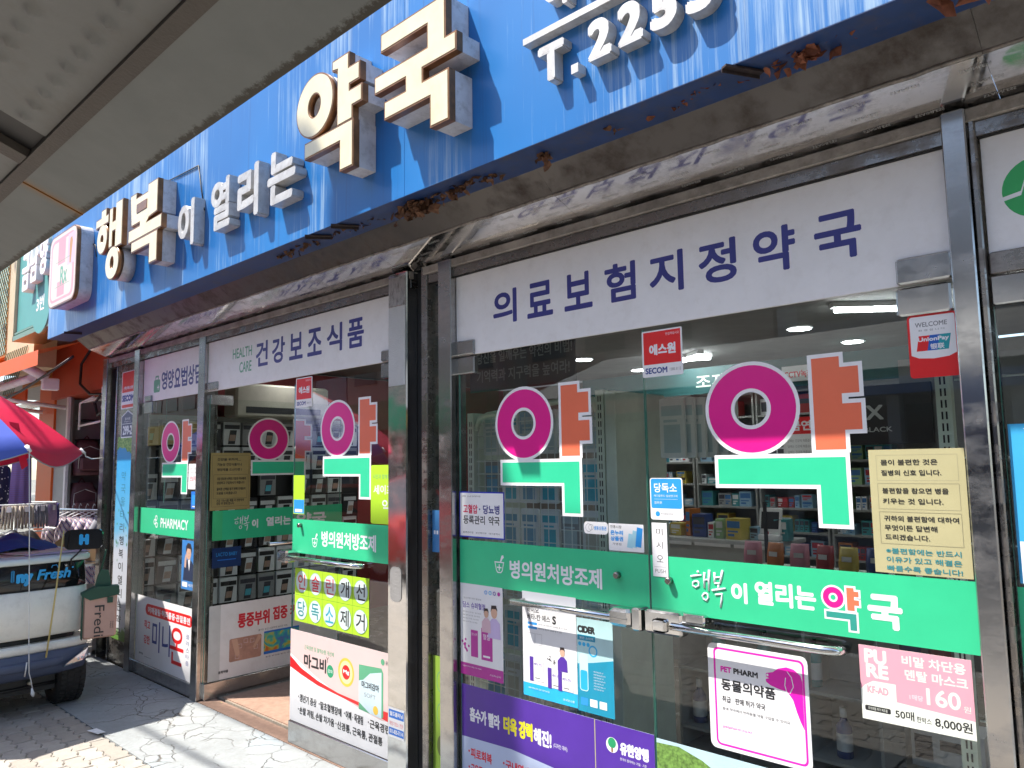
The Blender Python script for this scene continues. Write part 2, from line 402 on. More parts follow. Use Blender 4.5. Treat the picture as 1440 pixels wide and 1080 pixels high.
# small printed protection-film words on the soffit sheets
M_stn = mat('faint_film_print', (.62, .60, .58), .35, metal=.5)
v, f = glyphs('STAINLESS'); mb = MB(); rg = random.Random(5)
for i in range(58):
    x = -7.0+i*.16+rg.uniform(-.02, .02)
    for yy in (-.155, -.10, -.045):
        if rg.random() < .35: continue
        k = len(mb.v); s_ = .017
        mb.v += [(x+p[0]*s_+(yy*.3), yy+p[1]*s_*.8, 2.5975-(yy+p[1]*s_*.8)*.3684) for p in v]; mb.f += [tuple(k+q for q in ff) for ff in f]; mb.sm += [False]*len(f)
ob('film_print', mb, M_stn, bd, kind='stuff')
# header above the glass
M_header = mat('header_ledge', (.34, .31, .28), .6, metal=.3, var=.4, scale=9, dirt=(.12, .10, .08), dirtfac=.7, bmp=.4)
for a, b_ in ((-7.30, -3.03), (-2.93, 3.2)):
    B('header_ledge', a, b_, -.034, -.004, 2.556, 2.597, M_header, bd, b=.004)
    B('header_rail', a, b_, -.022, .05, 2.512, 2.553, M_steel_dark, bd)
    B('header_gasket', a, b_, -.012, .0, 2.508, 2.5125, M_black, bd)
# uprights: (x0, x1, y0, y1, material)
def post(x0, x1, y0, y1, m, z0=.0, z1=2.598, nm='frame_post', b=.004): return B(nm, x0, x1, y0, y1, z0, z1, m, bd, b=b)
post(-7.40, -7.30, -.045, .12, M_steel, nm='corner_post')
post(-7.30, -7.14, .05, .12, M_black, nm='shadow_gap')
post(-7.14, -6.66, -.004, .03, M_steel_dark, nm='pillar_cladding')
post(-7.148, -7.13, -.016, -.003, M_steel, nm='cladding_trim'); 
post(-6.665, -6.56, -.045, .06, M_steel)
post(-5.475, -5.375, -.03, .06, M_steel)
post(-3.19, -3.035, -.05, .12, M_steel_clean, nm='mirror_pillar', b=.006)
post(-3.035, -2.945, .02, .1, M_black, nm='shadow_gap')
post(-2.945, -2.90, -.03, .06, M_steel_dark)
post(-2.805, -2.712, -.04, .06, M_steel)
post(-.568, -.505, -.045, .06, M_steel, nm='frame_post')
post(-.503, -.485, -.03, .06, M_steel_dark)
post(1.30, 1.42, -.045, .06, M_steel)
B('rough_plate', -3.178, -3.042, -.054, -.0505, 2.01, 2.42, mat('grey_patch_paint', (.50, .50, .49), .75, bmp=.9, bscale=140, var=.08), bd)
B('scratched_plate', -3.180, -3.040, -.0530, -.0505, 2.425, 2.575, steel('scratched_steel', (.5, .48, .45), .3, (.06, .05, .04), .9, (60, 60, 20)), bd)
B('sill_rail', -6.56, -5.475, -.012, .05, .004, .098, M_steel, bd, b=.003)
B('sidelight_glass', -2.90, -2.805, .0, .010, .02, 2.51, M_glass, bd)
B('floor_guide', -2.712, -.57, .0, .03, .004, .016, M_steel, bd)
# transom signs: glass panes covered with white film
def transom(x0, x1, z0, label):
    t = thing('transom_sign', label, 'shop sign', (x0, 0, z0), group='white film signs above the glass doors')
    h = 2.507-z0; B('sign_pane', 0, x1-x0, -.004, .008, 0, h, M_film, t, b=.001); return Flat(t, -.004)
A_, BT = 0, 2.118
t = transom(-2.710, -.570, BT, 'long white sign reading 의료보험지정약국 above the big double doors')
bx = -2.710
for ch, a, b_, lo, hi in (('의', 0, .13, 0, 0), ):
    pass
W8 = (-.820+2.458)
for i, ch in enumerate('의료보험지정약국'):
    u = -2.458-bx+i*(W8-.148)/7
    tall = {'국': 0, '료': .004, '보': .004}.get(ch, 0)
    t.text(ch, u, u+.150, 2.236-BT, 2.392-BT, M_navy, bold=.030, name='letter')
t = transom(-5.372, -3.195, 2.152, 'white sign reading HEALTH CARE 건강보조식품 above the open entrance')
bx = -5.372; M_gtx = mat('green_lettering', (.10, .36, .20), .35)
t.text('HEALTH', -5.000-bx, -4.730-bx, 2.349-2.152, 2.418-2.152, M_gtx, bold=.02); t.text('CARE', -4.90-bx, -4.733-bx, 2.245-2.152, 2.318-2.152, M_gtx, bold=.02)
for i, ch in enumerate('건강보조식품'):
    u = -4.675-bx+i*(1.215-.165)/5; t.text(ch, u, u+.158, 2.262-2.152, 2.428-2.152, M_navy, bold=.03, name='letter')
t = transom(-6.555, -5.480, 2.152, 'small white sign reading 영양요법상담 beside a green medicine case symbol')
bx = -6.555
t.rrect(-6.345-bx, -6.222-bx, 2.218-2.152, 2.320-2.152, .018, M_gtx, 'case_symbol'); t.rrect(-6.318-bx, -6.25-bx, 2.32-2.152, 2.352-2.152, .01, M_gtx, 'case_handle'); t.rect(-6.305-bx, -6.263-bx, 2.321-2.152, 2.338-2.152, M_film)
t.rect(-6.262-bx, -6.252-bx, 2.237-2.152, 2.277-2.152, M_white, 'cross'); t.rect(-6.277-bx, -6.237-bx, 2.252-2.152, 2.262-2.152, M_white, 'cross')
for i, ch in enumerate('영양요법상담'):
    u = -6.195-bx+i*(.725-.115)/5; t.text(ch, u, u+.112, 2.228-2.152, 2.378-2.152, M_navy, bold=.03, name='letter')
t = transom(-.480, 1.295, BT, 'white sign with a round green heartbeat emblem above the rightmost door')
M_emg = mat('emblem_green', (.03, .40, .10), .35)
t.disc(.128, 2.335-BT, .085, M_emg, name='emblem')
zz = [(a_-.062, c_) for a_, c_ in [(.095, -.02), (.150, -.01), (.163, .03), (.178, -.045), (.196, .055), (.213, -.02), (.24, .0), (.29, .0)]]
t.poly([(x, 2.335-BT+z+.006) for x, z in zz]+[(x, 2.335-BT+z-.006) for x, z in reversed(zz)], M_white, 'heartbeat_line')
t.text('약국', .45, .95, .10, .28, M_navy, bold=.03)

# ------------------------------------------------------------------ glass leaves, fittings, handles
def fitting(par, x, z, w_=.135, h=.078, y=-.014):
    B('patch_fitting', x, x+w_, y, .02, z, z+h, M_steel_clean if h < .0 else M_steel, par, b=.006)
def handle_bar(par, x0, x1, z, flip=False, y=-.062):
    mb = MB(); s = -1 if flip else 1
    pts = [(x0, y, z), (x1, y, z)]
    if flip: pts = [(x0, y, z), (x1-.05, y, z), (x1-.02, y+.006, z), (x1-.004, y+.022, z-.002), (x1, y+.045, z-.004), (x1, -.012, z-.004)]
    mb.tube(pts, .0135, 12); h_ = ob('push_bar', mb, M_steel_clean, par); return h_
def leaf(w_, h=2.10, kick=.0):
    """glass door, hinge or free edges at 0 and w_; local x along the door, outside faces -y"""
    pass
def door(x0, x1, z1=2.108, kick=.03, nm='glass_door'):
    d = link(nm, None, bd, (x0, 0, 0)); w_ = x1-x0
    mb = MB(); mb.box(0, w_, 0, .011, kick, z1); ob('pane', mb, M_glass, d)
    B('pane_edge', -.0006, .0004, .0005, .0105, kick, z1, M_glass_edge, d); B('pane_edge', w_-.0004, w_+.0006, .0005, .0105, kick, z1, M_glass_edge, d)
    B('kick_rail', 0, w_, -.012, .024, .008, kick if kick > .05 else .05, M_steel, d, b=.003); return d
dA = door(-2.700, -1.653, kick=.08); dB = door(-1.648, -.575, kick=.08)
fitting(dA, -.03+.0, 2.030-0, .150, .082); B('transom_fitting', -2.745, -2.580, -.016, .02, 2.120, 2.190, M_steel, bd, b=.006)
fitting(dB, 1.073-.155, 2.024, .150, .086); B('transom_fitting', -.725, -.572, -.016, .02, 2.120, 2.200, M_steel, bd, b=.006)
# push bars and the lock box where they meet
handle_bar(dA, .39, .99, 1.022)
for x in (.405, .93):
    mb = MB(); mb.tube([(x, -.062, 1.022), (x, -.0, 1.022)], .009, 8); ob('bar_mount', mb, M_steel_clean, dA)
mb = MB(); mb.bbox(.90, 1.00, -.075, -.002, .992, 1.058, .012); ob('bar_end', mb, M_steel_clean, dA)
mb = MB(); mb.bbox(1.003, 1.046, -.068, -.002, .985, 1.068, .006); ob('lock_plate', mb, M_steel_clean, dA)
mb = MB(); mb.bbox(.002, .160, -.060, -.002, .985, 1.068, .008); ob('lock_case', mb, M_steel_clean, dB)
mb = MB(); mb.bbox(.045, .105, -.078, -.058, .995, 1.040, .008); mb.bbox(.11, .24, -.040, -.004, 1.03, 1.066, .006); ob('lock_latch', mb, M_steel_clean, dB)
handle_bar(dB, .12, .700, 1.020, True)
for d_, x in ((dA, .905), (dB, .085)):
    mb = MB(); mb.tube([(x, 0, 1.17), (x, -.02, 1.17), (x, -.024, 1.17)], [.013, .013, .009], 14); ob('door_stop_knob', mb, M_steel_dark, d_)
# entrance: right leaf a hair open, left leaf swung right in
dC = door(-4.190, -3.198, kick=.132); dC.rotation_euler = (0, 0, 0)
fitting(dC, .992-.105, 2.065, .100, .080); B('transom_fitting', -3.30, -3.195, -.016, .02, 2.155, 2.215, M_steel, bd, b=.006)
mb = MB(); mb.bbox(-.035, .075, -.085, -.002, 1.045, 1.115, .012); ob('bar_end', mb, M_steel_clean, dC)
handle_bar(dC, .04, .735, 1.078, True, y=-.07)
mb = MB(); mb.tube([(.10, 0, 1.26), (.10, -.024, 1.26)], .012, 14); ob('door_stop_knob', mb, M_steel_dark, dC)
dD = door(0, 1.12, kick=.12); dD.location = (-5.352, .01, 0); dD.rotation_euler = (0, 0, R(91.5))
B('patch_fitting', .0, .17, -.014, .024, 2.06, 2.135, M_steel, dD, b=.004); B('transom_fitting', -5.37, -5.20, -.016, .02, 2.158, 2.215, M_steel, bd, b=.006)
handle_bar(dD, .45, 1.05, 1.04, y=-.06)
for x in (.47, 1.03):
    mb = MB(); mb.tube([(x, -.06, 1.04), (x, 0, 1.04)], .008, 8); ob('bar_mount', mb, M_steel_clean, dD)
# left bay and right bay panes
B('bay_pane', -6.555, -5.480, 0, .010, .10, 2.148, M_glass, bd)
B('bay_pane', -6.09, -6.086, -.0006, -.0001, 1.34, 2.148, M_glass_edge, bd)
B('patch_fitting', -6.50, -6.36, -.018, .02, 2.155, 2.20, M_steel, bd, b=.005); B('patch_fitting', -6.50, -6.33, -.018, .02, 2.055, 2.15, M_steel, bd, b=.005)
dE = door(-.480, 1.290, z1=2.02, kick=.08)
B('door_rail', 0, 1.77, -.016, .026, 2.022, 2.104, M_steel, dE, b=.004); B('transom_rail', -.480, 1.29, -.014, .024, 2.108, 2.172, M_steel_dark, bd, b=.004)
# small rear posts catching light inside
B('inner_frame', -5.475, -5.375, .062, .075, 0, 2.5, M_steel_dark, bd)
# ------------------------------------------------------------------ blue sign box with channel letters
def m_signblue():
    m, n, l, b = nodes('faded_blue_sign')
    g = n.new('ShaderNodeNewGeometry')
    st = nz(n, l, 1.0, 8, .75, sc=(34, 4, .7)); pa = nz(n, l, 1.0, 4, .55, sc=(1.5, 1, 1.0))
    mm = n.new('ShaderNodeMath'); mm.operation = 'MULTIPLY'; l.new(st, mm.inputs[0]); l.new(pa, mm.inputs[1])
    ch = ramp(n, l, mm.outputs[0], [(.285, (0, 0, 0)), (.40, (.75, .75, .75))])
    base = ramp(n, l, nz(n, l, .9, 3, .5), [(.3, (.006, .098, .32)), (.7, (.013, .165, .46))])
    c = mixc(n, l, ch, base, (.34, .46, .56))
    # dark rain streaks
    dk = ramp(n, l, nz(n, l, 1, 7, .75, sc=(22, 3, .5)), [(.56, (0, 0, 0)), (.72, (.5, .5, .5))])
    c = mixc(n, l, dk, c, (.02, .07, .20))
    l.new(c, b.inputs['Base Color']); b.inputs['Roughness'].default_value = .33
    bump(n, l, b, nz(n, l, 1.3, 2), .12, .03); return m
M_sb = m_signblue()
M_face = mat('cream_acrylic', (.72, .65, .44), .3, var=.14, scale=4, dirt=(.45, .38, .22), dirtfac=.35)
M_ret = mat('weathered_white_return', (.62, .60, .60), .45, var=.18, scale=9, dirt=(.28, .25, .23), dirtfac=.7)
M_trimglow = mat('brown_trim_glow', (.26, .12, .045), .3, metal=.35, var=.4, scale=14)  # brown edge trim; its orange tone also paints sun shining through the acrylic
M_let = mat('grey_white_letter', (.56, .55, .53), .4, metal=.25, var=.2, scale=10, dirt=(.24, .20, .17), dirtfac=.6)
sg = thing('blue_shop_sign', 'long faded blue signboard with raised cream letters reading 행복이 열리는 약국', 'shop sign', (-7.51, -.47, 2.752))
LX, LY, LZ = -7.51, -.47, 2.752
def L(x0, x1, y0, y1, z0, z1, m, nm, par=sg, b=0): return B(nm, x0-LX, x1-LX, y0-LY, y1-LY, z0-LZ, z1-LZ, m, par, b=b)
seams = [-7.51, -5.02, -2.52, .02, 1.62]
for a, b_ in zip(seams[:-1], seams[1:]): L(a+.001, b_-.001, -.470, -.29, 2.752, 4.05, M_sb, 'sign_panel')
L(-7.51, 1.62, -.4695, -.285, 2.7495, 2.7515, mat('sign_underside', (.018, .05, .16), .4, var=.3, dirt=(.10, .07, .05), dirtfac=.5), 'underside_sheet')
def moff(P, e):
    n = len(P); A = sum(P[i][0]*P[(i+1) % n][1]-P[(i+1) % n][0]*P[i][1] for i in range(n))
    if A < 0: P = P[::-1]
    out = []
    for i in range(n):
        p, q, r = Vector(P[i-1]), Vector(P[i]), Vector(P[(i+1) % n]); a = (q-p).normalized(); c = (r-q).normalized()
        na = Vector((a.y, -a.x)); nc = Vector((c.y, -c.x)); d = na+nc; k = 1+na.dot(nc)
        out.append(tuple(q+d*(e/max(k, .3))))
    return out
def channel(shapes, yf, yb=-.4715, e=.006, nm='channel_letter'):
    body, trim, face = MB(), MB(), MB()
    for i, s in enumerate(shapes):
        dy = i*.0004
        if s[0] == 'ring':
            _, cx, cz, ro, ri = s; rx, rz = ro if isinstance(ro, tuple) else (ro, ro); qx, qz = ri if isinstance(ri, tuple) else (ri, ri)
            cx -= LX; cz -= LZ
            body.ring(cx, cz, (rx+e, rz+e), (qx-e, qz-e), yf+.032-LY+dy, yb-LY, 44)
            trim.ring(cx, cz, (rx+e+.002, rz+e+.002), (qx-e, qz-e), yf+.002-LY+dy, yf+.034-LY+dy, 44); face.ring(cx, cz, (rx, rz), (qx, qz), yf-LY+dy*.2, yf+.004-LY, 44)
        else:
            P = s if s[0] != 'r' else [(s[1], s[3]), (s[2], s[3]), (s[2], s[4]), (s[1], s[4])]
            P = [(x-LX, z-LZ) for x, z in P]
            body.prism(moff(P, e), yf+.032-LY+dy, yb-LY-dy*.1); trim.prism(moff(P, e+.002), yf+.002-LY+dy, yf+.034-LY+dy); face.prism(P, yf-LY+dy*.2, yf+.004-LY)
    o = ob(nm, body, M_ret, sg); ob('letter_trim_glow', trim, M_trimglow, o); ob('letter_face', face, M_face, o); return o
yf = -.597
channel([('ring', -3.038, 3.294, (.152, .146), (.058, .062)),
         [(-2.884, 3.445), (-2.765, 3.445), (-2.765, 3.372), (-2.682, 3.372), (-2.682, 3.302), (-2.757, 3.302), (-2.757, 3.262), (-2.664, 3.262), (-2.664, 3.196), (-2.735, 3.196), (-2.735, 3.135), (-2.842, 3.135), (-2.842, 3.402), (-2.884, 3.410)],
         [(-3.114, 3.122), (-2.730, 3.122), (-2.730, 2.920), (-2.820, 2.920), (-2.820, 3.058), (-3.114, 3.058)]], yf)
channel([[(-2.516, 3.422), (-2.116, 3.422), (-2.116, 3.245), (-2.054, 3.245), (-2.054, 3.182), (-2.252, 3.182), (-2.252, 3.113), (-2.098, 3.113), (-2.098, 2.920), (-2.196, 2.920), (-2.196, 3.048), (-2.490, 3.048), (-2.490, 3.113), (-2.349, 3.113), (-2.349, 3.182), (-2.558, 3.182), (-2.558, 3.245), (-2.212, 3.245), (-2.212, 3.354), (-2.516, 3.354)]], yf)
channel([('r', -5.890, -5.800, 3.424, 3.476), ('r', -5.998, -5.752, 3.372, 3.423), ('ring', -5.868, 3.266, (.098, .104), (.032, .034)),
         ('r', -5.722, -5.668, 3.175, 3.450), ('r', -5.667, -5.603, 3.285, 3.345), ('r', -5.602, -5.486, 3.158, 3.470), ('ring', -5.652, 3.050, (.124, .112), (.038, .050))], -.59)
channel([[(-5.330, 3.440), (-5.235, 3.440), (-5.235, 3.402), (-5.03, 3.402), (-5.03, 3.450), (-4.885, 3.450), (-4.885, 3.245), (-5.01, 3.235), (-5.06, 3.200), (-4.812, 3.200), (-4.812, 3.126), (-5.345, 3.126), (-5.345, 3.200), (-5.155, 3.200), (-5.155, 3.235), (-5.30, 3.235)],
         [(-5.290, 3.110), (-4.872, 3.110), (-4.872, 2.922), (-4.985, 2.922), (-4.985, 3.052), (-5.290, 3.052)]], -.59)
ob('counter_shape', MB().prism([(x-LX, z-LZ) for x, z in [(-5.215, 3.36), (-5.045, 3.36), (-5.045, 3.30), (-5.215, 3.30)]], -.5935-LY, -.590-LY), M_trimglow, sg)
def solid(ch, x0, x1, z0, z1, y0=-.515, y1=-.4715, bold=.035, m=M_let):
    v, f = glyphs(ch, .5); xs = [p[0] for p in v]; ys = [p[1] for p in v]; a, b_, c, d = min(xs), max(xs), min(ys), max(ys)
    bw = bold*(z1-z0); mb = MB(); n_ = 8 if bold else 1
    for i in range(n_):
        ox, oz = (bw*math.cos(i*math.pi/4+.39), bw*math.sin(i*math.pi/4+.39)) if bold else (0, 0); k = len(mb.v)
        for p in v:
            yy = (y0-.0003*i if p[2] > 0 else y1)-LY
            mb.v.append((x0+bw+(p[0]-a)*(x1-x0-2*bw)/(b_-a)+ox-LX, yy, z0+bw+(p[1]-c)*(z1-z0-2*bw)/(d-c)+oz-LZ))
        mb.f += [tuple(k+q for q in ff) for ff in f]; mb.sm += [False]*len(f)
    return ob('raised_letter', mb, m, sg)
for ch, a, b_, z0, z1, bo in (('이', -4.684, -4.452, 2.945, 3.236, .045), ('열', -4.232, -3.996, 2.955, 3.250, .04), ('리', -3.909, -3.672, 2.940, 3.234, .045), ('는', -3.580, -3.302, 2.945, 3.228, .045)):
    solid(ch, a, b_, z0, z1, y0=-.535, bold=bo)
for ch, a, b_, z0, z1, bo in (('T', -1.706, -1.585, 2.930, 3.068, .07), ('2', -1.484, -1.386, 2.929, 3.070, .075), ('2', -1.362, -1.264, 2.929, 3.074, .075), ('5', -1.238, -1.140, 2.929, 3.074, .075), ('3', -1.112, -1.010, 2.929, 3.074, .075),
                       ('이', -1.675, -1.56, 3.185, 3.34, .06), ('사', -1.52, -1.38, 3.185, 3.34, .06), ('일', -1.33, -1.20, 3.185, 3.34, .06)):
    solid(ch, a, b_, z0, z1, bold=bo)
L(-1.557, -1.527, -.515, -.4715, 2.918, 2.950, M_let, 'raised_letter'); L(-1.780, -.72, -.512, -.4715, 3.112, 3.136, M_let, 'raised_bar')
# rounded logo box at the far end
x0, x1, z0, z1 = -7.085, -6.415, 2.930, 3.520
P = [(x-LX, z-LZ) for x, z in rr(x0, x1, z0, z1, .09, 6)]
lb = ob('logo_box', MB().prism(P, -.565-LY, -.4715-LY), M_ret, sg); ob('logo_rim', MB().prism(moff(P, .004), -.592-LY, -.564-LY), M_trimglow, lb)
M_pink = mat('faded_pink_film', (.66, .30, .33), .35, var=.15, scale=4); M_pale = mat('faded_cream_pink', (.72, .58, .50), .35, var=.1, scale=5)
ob('logo_face', MB().prism(moff(P, -.008), -.5935-LY, -.59-LY), M_pale, lb)
F = Flat(lb, -.5935-LY); q = lambda x: x-LX; r_ = lambda z: z-LZ
F.rrect(q(-7.04), q(-6.46), r_(2.965), r_(3.485), .07, M_pink, 'logo_print'); F.rrect(q(-7.015), q(-6.50), r_(2.985), r_(3.46), .06, M_pale, 'logo_print')
F.rect(q(-6.86), q(-6.68), r_(3.0), r_(3.46), M_pink, 'logo_print'); F.rect(q(-7.0), q(-6.53), r_(3.12), r_(3.26), M_pale, 'logo_print')
F.rect(q(-6.62), q(-6.455), r_(3.22), r_(3.47), mat('pale_lilac_film', (.62, .45, .55), .35), 'logo_print'); F.poly([(q(-6.57), r_(3.23)), (q(-6.54), r_(3.23)), (q(-6.51), r_(3.40)), (q(-6.53), r_(3.44)), (q(-6.57), r_(3.43)), (q(-6.58), r_(3.38))], mat('ochre_print', (.5, .25, .08), .4), 'logo_print')
F.text('Rx', q(-6.79), q(-6.62), r_(3.09), r_(3.24), M_gtx, bold=.03)
for z in (3.08, 3.285): F.rect(q(-6.92), q(-6.55), r_(z), r_(z+.004), M_gtx, 'logo_line')
# brackets and a cable below the box
M_rust = mat('rusty_bracket', (.05, .035, .035), .7, metal=.4, var=.5, scale=30)
for i, x in enumerate((-3.25, -3.02, -.98, -6.95)):
    mb = MB(); mb.box(-.012, .012, -.06, .07, -.006, 0); mb.box(-.012, -.009, -.06, .07, -.016, -.006); o = ob('sign_bracket', mb, M_rust, sg); o.location = (x-LX, .03, -.006); o.rotation_euler = (0, 0, R(-40+6*i))
mb = MB(); mb.tube([(-5.1-LX, -.006, .75), (-4.55-LX, -.006, .72), (-4.5-LX, -.006, .55), (-4.45-LX, -.006, .41)], .004, 6); ob('sign_cable', mb, M_black, sg)
mb = MB(); mb.tube([(-6.42-LX, -.006, .62), (-6.36-LX, -.008, .60), (-6.33-LX, -.006, .50)], .004, 6); ob('sign_cable', mb, M_black, sg)

# dry plane leaves caught on the ledge between sign and fascia
M_leaf = mat('dry_leaf', (.16, .075, .04), .85, var=.5, scale=30); M_leafr = mat('dry_leaf_red', (.25, .085, .045), .85, var=.4, scale=25)
def leafclump(x, z, n_, sx, sz, label, m, size=.045, y=-.37):
    rg = random.Random(int(x*1000)); mb = MB()
    for i in range(n_):
        c = Vector((rg.gauss(0, sx), rg.uniform(-.04, .02), -abs(rg.gauss(0, sz))+.012)); s_ = size*rg.uniform(.5, 1.2)
        a = Vector((rg.uniform(-1, 1), rg.uniform(-1, .4), rg.uniform(-1, 1))).normalized(); b_ = a.cross(Vector((rg.uniform(-1, 1), -.8, rg.uniform(-.6, .6)))).normalized(); nn = a.cross(b_)
        k = 7; rim = []
        for j in range(k):
            t = 2*math.pi*j/k; rr_ = s_*(.55+.45*rg.random()); rim.append(c+a*math.cos(t)*rr_+b_*math.sin(t)*rr_*.7+nn*rg.uniform(-.5, .5)*s_*.7)
        for j in range(k): mb.face([c, rim[j], rim[(j+1) % k]], False)
    o = ob('dry_leaf_clump', mb, m); o.location = (x, y, z); o['label'] = label; o['category'] = 'dry leaves'; o['kind'] = 'stuff'; return o
leafclump(-3.50, 2.745, 34, .14, .014, 'thin line of brown leaves under the sign between 는 and 약', M_leaf, .028)
leafclump(-2.55, 2.740, 90, .06, .028, 'thick hanging clump of crumpled brown leaves under the raised letter 국', M_leaf, .038)
leafclump(-2.28, 2.748, 60, .12, .018, 'row of small brown leaf scraps right of the thick hanging clump', M_leaf, .026)
leafclump(-2.98, 2.746, 26, .10, .010, 'sparse fringe of brown leaf crumbs left of the thick hanging clump', M_leaf, .02)
leafclump(-1.12, 2.752, 26, .09, .010, 'fine brown leaf crumbs under the last digits of the phone number', M_leafr, .018)
leafclump(-1.80, 2.74, 12, .012, .026, 'single curled brown leaf below the letter T of the phone number', M_leaf, .03)
leafclump(-1.48, 2.75, 8, .012, .010, 'tiny brown leaf scrap below the first digits of the phone number', M_leaf, .02)
leafclump(-.84, 2.752, 40, .035, .018, 'reddish brown leaf bunch at the left of the long torn brown strip', M_leafr, .032)
leafclump(-.70, 2.765, 60, .07, .008, 'long torn strip of reddish brown leaves along the ledge', M_leafr, .028)
leafclump(-.385, 2.76, 34, .04, .030, 'large crumpled red brown leaf near the upper right corner', M_leafr, .05, y=-.42)
# ------------------------------------------------------------------ big vinyl letters 약 on each pane
def yak(name_label, x0, dz=0, s=1, root=None, loc=None, rotz=0, y=-.0006):
    t = thing('vinyl_letter', name_label, 'window letter', loc or (x0, y, 1.385+dz), rotz, 'large coloured vinyl letters 약 on the glass')
    F = Flat(t, -.0002); Z = lambda z: z-1.385
    y_ = F.nexty(); mb = MB()
    mb.ring(.173, Z(1.778), (.173, .163), (.060, .057), y_, y_+.0001, 48); ob('white_outline', mb, M_white, t)
    F.poly([(.377, Z(1.617)), (.377, Z(1.940)), (.492, Z(1.940)), (.492, Z(1.905)), (.549, Z(1.905)), (.549, Z(1.795)), (.502, Z(1.795)), (.502, Z(1.789)), (.552, Z(1.789)), (.552, Z(1.680)), (.499, Z(1.680)), (.499, Z(1.622)), (.377, Z(1.622))], M_white, 'white_outline')
    F.poly([(.029, Z(1.6215)), (.495, Z(1.6215)), (.495, 0), (.386, 0), (.386, Z(1.508)), (.029, Z(1.508))], M_white, 'white_outline')
    y_ = F.nexty(); mb = MB(); mb.ring(.173, Z(1.778), (.160, .150), (.073, .070), y_, y_+.0001, 48); ob('magenta_ring', mb, M_mag, t)
    F.poly([(.390, Z(1.632)), (.390, Z(1.927)), (.479, Z(1.927)), (.479, Z(1.892)), (.536, Z(1.892)), (.536, Z(1.808)), (.482, Z(1.808)), (.482, Z(1.776)), (.539, Z(1.776)), (.539, Z(1.693)), (.486, Z(1.693)), (.486, Z(1.632))], M_org, 'orange_stroke')
    F.poly([(.042, Z(1.6085)), (.482, Z(1.6085)), (.482, .013), (.399, .013), (.399, Z(1.521)), (.042, Z(1.521))], M_sgreen, 'green_stroke'); return t
yak('large vinyl letter 약 on the left leaf of the double doors, before the wire rack', -2.456)
yak('large vinyl letter 약 on the right leaf of the double doors', -1.392)
yak('large vinyl letter 약 above the yellow number cards on the entrance door', -3.896, .04)
yak('narrow looking vinyl letter 약 on the farthest pane under the medicine case sign', -6.168, .033)
yak('shaded vinyl letter 약 on the door leaf swung inside', 0, .04, loc=(-5.349, .30, 1.425), rotz=R(91.5))

# ------------------------------------------------------------------ green bands
def band(name, label, x0, x1, z0, z1, **k): return board(name, label, 'window band', x0, x1, z0, z1, M_green, t=.0006, y=-.0006, part='vinyl_sheet', **k)
M_wtx = mat('white_lettering', (.78, .78, .80), .4, var=.03)
def mortar(F, u, v, h, m):
    s_ = h; F.poly([(u, v+.62*s_), (u+.75*s_, v+.62*s_), (u+.62*s_, v+.12*s_), (u+.5*s_, v), (u+.25*s_, v), (u+.13*s_, v+.12*s_)], m, 'mortar_symbol')
    F.poly([(u+.07*s_, v+.56*s_), (u+.68*s_, v+.56*s_), (u+.57*s_, v+.15*s_), (u+.48*s_, v+.06*s_), (u+.27*s_, v+.06*s_), (u+.18*s_, v+.15*s_)], M_green, 'mortar_symbol')
    F.rect(u+.34*s_, u+.41*s_, v+.14*s_, v+.48*s_, m, 'cross'); F.rect(u+.2*s_, u+.55*s_, v+.27*s_, v+.34*s_, m, 'cross')
    F.poly([(u+.42*s_, v+.6*s_), (u+.55*s_, v+.95*s_), (u+.68*s_, v+1.0*s_), (u+.74*s_, v+.86*s_), (u+.63*s_, v+.78*s_), (u+.52*s_, v+.6*s_)], m, 'pestle_symbol')
F = band('green_band', 'green band reading 병의원처방조제 with mortar symbol on the double doors', -2.700, -1.655, 1.056, 1.256)
mortar(F, .228, 1.122-1.056, .080, M_wtx); F.text('병의원처방조제', .322, .826, 1.106-1.056, 1.186-1.056, M_wtx, bold=.03)
F = band('green_band', 'green band reading 행복이 열리는 약국 on the right leaf of the double doors', -1.646, -.577, 1.056, 1.256)
o_ = 1.646; zb = 1.056
def brush(F, u, v, s_, m):
    """hand-brushed 행복"""
    S_ = lambda pts, r: ob('brush_stroke', MB().tube([(u+a*s_, F.y-.0004, v+b_*s_) for a, b_ in pts], [q*s_*.9 for q in r], 6), m, F.o)
    for o in ([(.30, .98), (.34, .90)], [.05, .04]), ([(.02, .76), (.2, .80), (.46, .84)], [.05, .045, .03]), ([(.24, .62), (.10, .56), (.08, .44), (.20, .38), (.34, .46), (.32, .58), (.24, .62)], [.04]*7), ([(.58, .95), (.56, .7), (.55, .40)], [.05, .045, .04]), ([(.56, .68), (.72, .70)], [.04, .035]), ([(.78, 1.05), (.75, .7), (.72, .30)], [.055, .05, .03]), ([(.56, .22), (.46, .12), (.50, .0), (.62, -.04), (.70, .08), (.66, .2), (.56, .22)], [.04]*7), \
             ([(.98, .98), (.98, .75), (.95, .62)], [.05, .045, .04]), ([(1.30, 1.08), (1.24, .82), (1.18, .60)], [.05, .05, .03]), ([(1.0, .80), (1.22, .84)], [.035, .035]), ([(.96, .60), (1.20, .62)], [.04, .035]), ([(1.12, .56), (1.11, .40)], [.04, .04]), ([(.86, .34), (1.1, .40), (1.40, .46)], [.05, .045, .04]), ([(.98, .20), (1.24, .26), (1.22, .05), (1.16, -.22)], [.04, .05, .045, .035]):
        S_(*o)
brush(F, .168, 1.118-zb, .098, M_wtx)
F.text('이', 1.646-1.322, 1.646-1.262, 1.118-zb, 1.188-zb, M_wtx, bold=.05); F.text('열리는', 1.646-1.235, 1.646-1.028, 1.122-zb, 1.200-zb, M_wtx, bold=.045)
u = 1.646-1.010; h = .118
